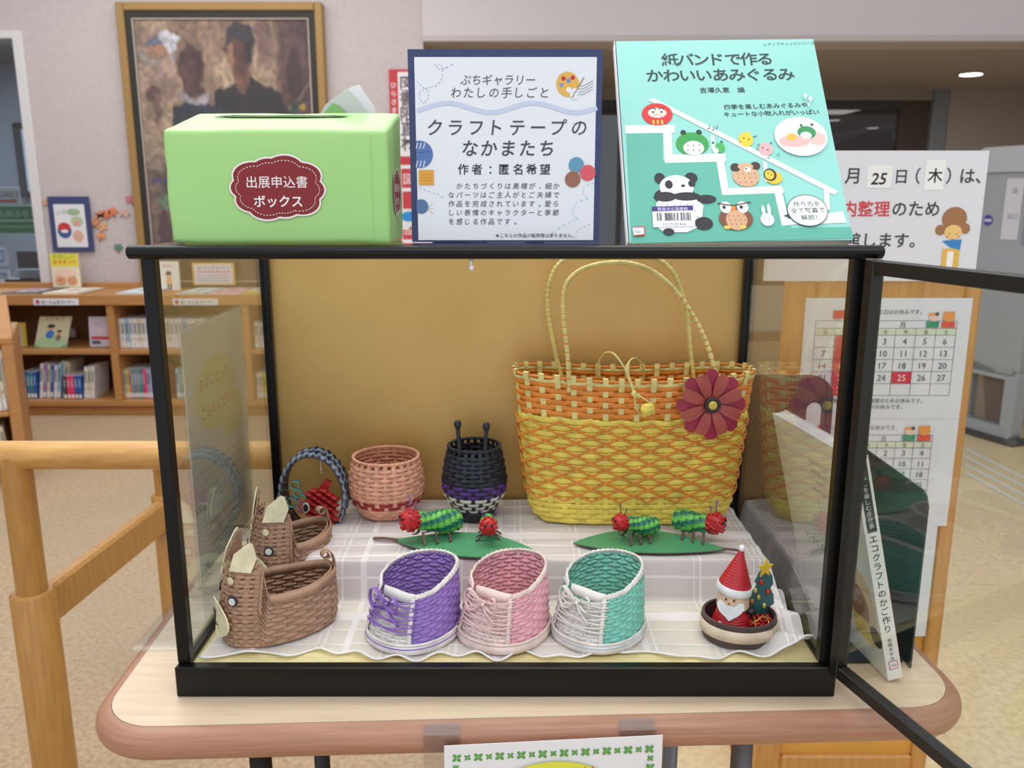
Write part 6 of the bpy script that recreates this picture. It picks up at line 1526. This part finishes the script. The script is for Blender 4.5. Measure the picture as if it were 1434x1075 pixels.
def caterpillar(pos,az,nseg,r,gap,hr,label,pitch=0.0,bendy=0.0,ant=VIA,z0=.0045):
    """chain of folded tape rings; head towards local +x"""
    t_=thing('tape_caterpillar',label,'caterpillar',tuple(pos),az,'folded-tape caterpillars on the leaf trays')
    L=nseg*gap
    for i in range(nseg):
        f=i/(nseg-1); rr4=r*(.78+.22*sin(PI*min(1,f*1.2+.12))); x=-L/2+gap*i; zc_=z0+r+pitch*f*f; yb=bendy*(f-.5)**2
        m=MB(); K_=12
        for k in range(K_):   # chevron folds alternate light and dark
            a0=2*PI*k/K_+i*.31; a1=a0+2*PI/K_*.96; am=(a0+a1)/2; vs_=[]
            for xx,aa in((x-gap*.60,a0-.15),(x-gap*.05,am-.32),(x+gap*.60,a0-.15),(x+gap*.60,a1-.15),(x-gap*.05,am+.32),(x-gap*.60,a1-.15)):
                rq=rr4*(1.10 if abs(xx-x)<gap*.3 else .92); vs_.append((xx,yb+rq*cos(aa),zc_+rq*sin(aa)))
            vi=[(v[0],yb+(v[1]-yb)*.8,zc_+(v[2]-zc_)*.8) for v in vs_]
            m.add(vs_+vi,[(0,1,4,5),(1,2,3,4),(11,10,7,6),(10,9,8,7)]+[(q,6+q,6+(q+1)%6,(q+1)%6) for q in range(6)],k%2)
        m.ball((x,yb,zc_),rr4*.86,10,8,0,(gap*.8/rr4,1,1))
        m.build('body_segment',[GL,GD] if i%2 else [GD,GL],t_,False,world=False)
    hx=L/2-gap*.1+hr*.55; hz=z0+r+pitch+hr*.22; m=MB()
    m.ball((hx,0,hz),hr*.96,16,12)
    for k in range(9):
        a=2*PI*k/9
        for e,(dx,rq) in enumerate(((-.55,.76),(.03,.98),(.62,.66))):
            b_=a+e*.35; p=Vector((hx+dx*hr,rq*hr*cos(b_)*.98,hz+rq*hr*sin(b_)*.98)); m.tube([p-Vector((hr*.24,0,0)),p+Vector((hr*.24,sin(b_)*-.003,cos(b_)*.003))],hr*.15,6)
    m.build('head',RDT,t_,False,world=False)
    for s_ in(-1,1):
        m=MB(); m.ball((hx+hr*.86,s_*hr*.36,hz+hr*.34),hr*.15,8,6); m.build('eye',DOT,t_,True,world=False)
        m=MB(); m.tube([(hx-.1*hr,s_*hr*.35,hz+hr*.8),(hx-.25*hr,s_*hr*.75,hz+hr*1.45),(hx-.3*hr,s_*hr*1.0,hz+hr*2.0)],[.0007,.0008,.0013],6,flatr=.6); m.build('antenna',ant,t_,True,world=False)
    for i,xx in enumerate((L*.36,L*.05,-L*.27)):
        for s_ in(-1,1):
            m=MB(); b=Vector((xx,s_*r*.45,z0+r*.35+(pitch*.6 if i==0 else 0))); m.ribbon([b,b+Vector((.001,s_*.004,-b.z*.5)),Vector((xx+.0015,s_*(r*.95+.004),.0012)),Vector((xx+.0045,s_*(r*.95+.007),.0006))],(1,0,0),.0032,.0016); m.build('leg',LEG,t_,False,world=False)
    return t_
LZ=GZ+.0032
def P3(u,v): p=atz(u,v,LZ); return Vector((p.x,p.y,LZ))
caterpillar(P3(611,753)+Vector((0,.002,0)),math.radians(204),7,.0150,.0078,.0138,'long green tape caterpillar with red head, left one on the left leaf tray',pitch=.006)
caterpillar(P3(684,752)+Vector((0,.004,0)),math.radians(-88),5,.0100,.0072,.0112,'short green tape caterpillar facing the viewer, right one on the left leaf tray',pitch=.006,ant=VIA)
caterpillar(P3(895,755)+Vector((0,.002,0)),math.radians(196),6,.0118,.0068,.0106,'small green tape caterpillar with red head, left one on the right leaf tray',pitch=.006,ant=LEG)
caterpillar(P3(972,752)+Vector((0,.002,0)),math.radians(-32),5,.0145,.0084,.0130,'plump green tape caterpillar heading right, right one on the right leaf tray',pitch=.002)
# ---------------------------------------------------------------- Santa dish
sc_=Vector((.2495,.858,GF)); di=thing('round_tape_dish','round brown dish with cream band holding the red-hatted figure','dish',tuple(sc_))
DBR=tape('dark_brown_tape',(82,64,60)); CRB=tape('cream_band_tape',(232,210,184))
R_=.0400
m=MB(); m.lathe([(R_-.004,0),(R_-.001,.0008),(R_,.012),(R_,.0265),(R_-.0022,.0270),(R_-.0030,.0265),(R_-.0032,.003),(.001,.003)],(0,0,0),48,sx=1,sy=.92); m.build('dish_wall',DBR,di,True,world=False,shade_angle=30)
m=MB(); n=60; m.ribbon([((R_+.0012)*cos(a),(R_+.0012)*sin(a)*.92,.0150) for a in [2*PI*i/n-.5 for i in range(n)]],(0,0,1),.0125,.0014,closed=True); m.build('cream_band',CRB,di,True,world=False)
m=MB(); m.ribbon([((R_+.0020)*cos(a),(R_+.0020)*sin(a)*.92,.0150) for a in [-1.05+i*.06 for i in range(6)]],(0,0,1),.0125,.0012); m.build('band_overlap',CRB,di,True,world=False)
SRED=tape('santa_red_tape',(190,28,40),.35); FACE=tape('face_tape',(226,194,164)); PEARL=mat('pearl',(238,234,238),.15,.15); GOLDT=mat('gold_thread',(214,170,70),.3,.8)
sp=Vector((-.0085,-.004,.0032)); sa=thing('santa_figure','little santa figure with pointed red hat and white beard in the round dish','figure',tuple(sc_+sp)); sa.scale=(1.08,1.08,1.16)
def cone(name,mt,r0,r1,z0,z1,n,par,c=(0,0)):
    m=MB(); prof=[]
    for i in range(n):
        f=i/n; r=r0+(r1-r0)*f; z=z0+(z1-z0)*f; dz=(z1-z0)/n; prof+=[(r,z),(r+.0005,z+dz*.5),(r-.0001,z+dz*.9)]
    prof.append((max(r1,.0004),z1)); m.lathe(prof,(c[0],c[1],0),28); return m.build(name,mt,par,True,world=False)
cone('coat',SRED,.0235,.014,0,.0275,12,sa); cone('head_band',FACE,.0158,.0150,.0285,.0440,5,sa)
TL=Matrix.Translation((0,0,.043))@Matrix.Rotation(.13,4,'Y')
m=MB(); m.lathe([(.0168,0),(.0176,.0005),(.0176,.0072),(.0160,.0076)],(0,0,0),28,M=TL); m.build('hat_brim',EYEW,sa,True,world=False)
m=MB(); prof=[]
for i in range(13):
    f=i/13; r=.0158*(1-f)+.0012*f; z=.0072+.034*f; prof+=[(r,z),(r+.0003,z+.0018),(r-.0006,z+.0022)]
m.lathe(prof,(0,0,0),28,M=TL); m.build('hat_cone',SRED,sa,True,world=False)
tipz=TL@Vector((0,0,.0435)); m=MB(); m.ball(tipz,.0034,14,10); m.build('pearl_tip',PEARL,sa,True,world=False)
fd=Vector((-.42,-.91,0)).normalized(); fs_=Vector((-fd.y,fd.x,0))
if fs_.cross(Vector((0,0,1))).dot(fd)<0: fs_=-fs_
def onhead(x,z,r=.0158): a=x/r; return fd*(r*cos(a))+fs_*(r*sin(a))+Vector((0,0,z))
m=MB(); tp_=[(-.0140,.0362,.0325),(-.0110,.0378,.0285),(-.0075,.0374,.0265),(-.0035,.0345,.0245),(0,.0350,.0210),(.0040,.0345,.0240),(.0080,.0374,.0262),(.0115,.0378,.0290),(.0150,.0362,.0325)]
vs_=[];fs_b=[]
for x,zt_,zb_ in tp_:
    zm=(zt_+zb_)/2; vs_+=[onhead(x,zt_,.0170),onhead(x,zm,.0184),onhead(x,zb_,.0196),onhead(x,zb_,.0182),onhead(x,zt_,.0158)]
for i in range(len(tp_)-1):
    for k in range(5): k2=(k+1)%5; fs_b.append((i*5+k,(i+1)*5+k,(i+1)*5+k2,i*5+k2))
m.add(vs_,fs_b); m.build('beard',EYEW,sa,world=False)
for x in(-.0045,.0035): m=MB(); m.ball(onhead(x,.0402),.0011,8,6); m.build('eye',DOT,sa,True,world=False)
m=MB(); m.ball(onhead(-.0012,.0368,.0164),.0010,8,6); m.build('nose',tape('nose_red',(190,70,60)),sa,True,world=False)
for k,(x,z) in enumerate(((-.0085,.0165),(-.0115,.009))):
    m=MB(); a=x/.021; q=fd*(.0225*cos(a))+fs_*(.0225*sin(a))+Vector((0,0,z)); m.ball(q,.0030 if k==0 else .0027,12,9); m.build('pearl_button',PEARL,sa,True,world=False)
m=MB(); m.tube([onhead(.006,.018,.0205),onhead(.012,.011,.0228),onhead(.015,.004,.0240)],.0005,5); m.build('gold_cord',GOLDT,sa,world=False)
m=MB(); m.lathe([(.0052,0),(.0056,.0022),(.0050,.0044)],(0.0155,-.008,.0250),14); m.build('black_mitten',DOT,sa,True,world=False)
# gift bundle
gp=sc_+Vector((.0190,-.010,.0034)); gi=thing('gift_bundle','shiny red bead bundle tied with gold cord, in the dish beside the santa','gift',tuple(gp))
RSH=mat('shiny_red',(170,20,30),.15,.35)
m=MB(); m.box(-.0135,.0135,-.009,.009,0,.0205,b=.003)
for i in range(5):
    for k in range(4):
        for y in(-.0095,): m.ball((-.011+.0055*i,y,.003+.0048*k),.0026,7,5)
    for k in range(3): m.ball((-.011+.0055*i,-.006+.006*k,.0205),.0026,7,5)
m.build('bead_block',RSH,gi,True,world=False)['kind']='stuff'
m=MB()
for x in(-.007,.007): m.tube([(x,-.0125,.001),(x,-.0130,.012),(x,-.0115,.0232),(x+.0005,0,.0240),(x,.0110,.022)],.0007,5)
m.tube([(-.0140,-.0122,.0215),(-.006,-.0128,.0245),(.002,-.006,.0265),(.011,-.009,.0240)],.0007,5); m.build('gold_cord',GOLDT,gi,True,world=False)
# tree
tpz=sc_+Vector((.0235,.010,.003)); tr_o=thing('paper_tree','flat teal paper christmas tree with yellow star standing in the dish','tree',tuple(tpz)); tr_o.scale=(1.12,1.12,1.16)
XT=Vector((.93,.36,0)).normalized(); YT=Vector((.05,0,1)).normalized()
TT=tape('tree_teal_tape',(58,104,108)); sh_=[(-.0185,.006),(-.004,.002),(.0035,.0),(.0175,.004),(.0155,.014),(.012,.020),(.0165,.0225),(.0145,.032),(.0095,.040),(.0125,.043),(.0105,.052),(.0045,.060),(0,.064),(-.005,.058),(-.0095,.049),(-.0065,.046),(-.013,.036),(-.0145,.030),(-.0095,.027),(-.0165,.019),(-.0195,.013)]
m=MB(); m.prism(sh_,(0,0,0),XT,YT,.0018); m.build('tree_shape',TT,tr_o,world=False)
NT=XT.cross(YT).normalized()
m=MB(); st5=[((.0092 if i%2==0 else .0045)*cos(PI/2+i*PI/5),(.0100 if i%2==0 else .0045)*sin(PI/2+i*PI/5)+.062) for i in range(10)]; m.prism(st5,NT*.002,XT,YT,.0014); m.build('star',tape('star_yellow',(236,196,60)),tr_o,world=False)
for x,z,cc in((-.0035,.0485,(214,60,50)),(-.0095,.041,(206,190,120)),(.006,.037,(220,60,44)),(-.0045,.033,(206,180,90)),(-.012,.030,(196,140,60)),(.0035,.023,(222,222,130))):
    m=MB(); m.ball(XT*x+YT*z+NT*.003,.0023,9,7,sc=(.9,.6,1.3)); m.build('bauble',mat('bauble_%d_%d'%(cc[0],cc[1]),cc,.2,.3),tr_o,True,world=False)
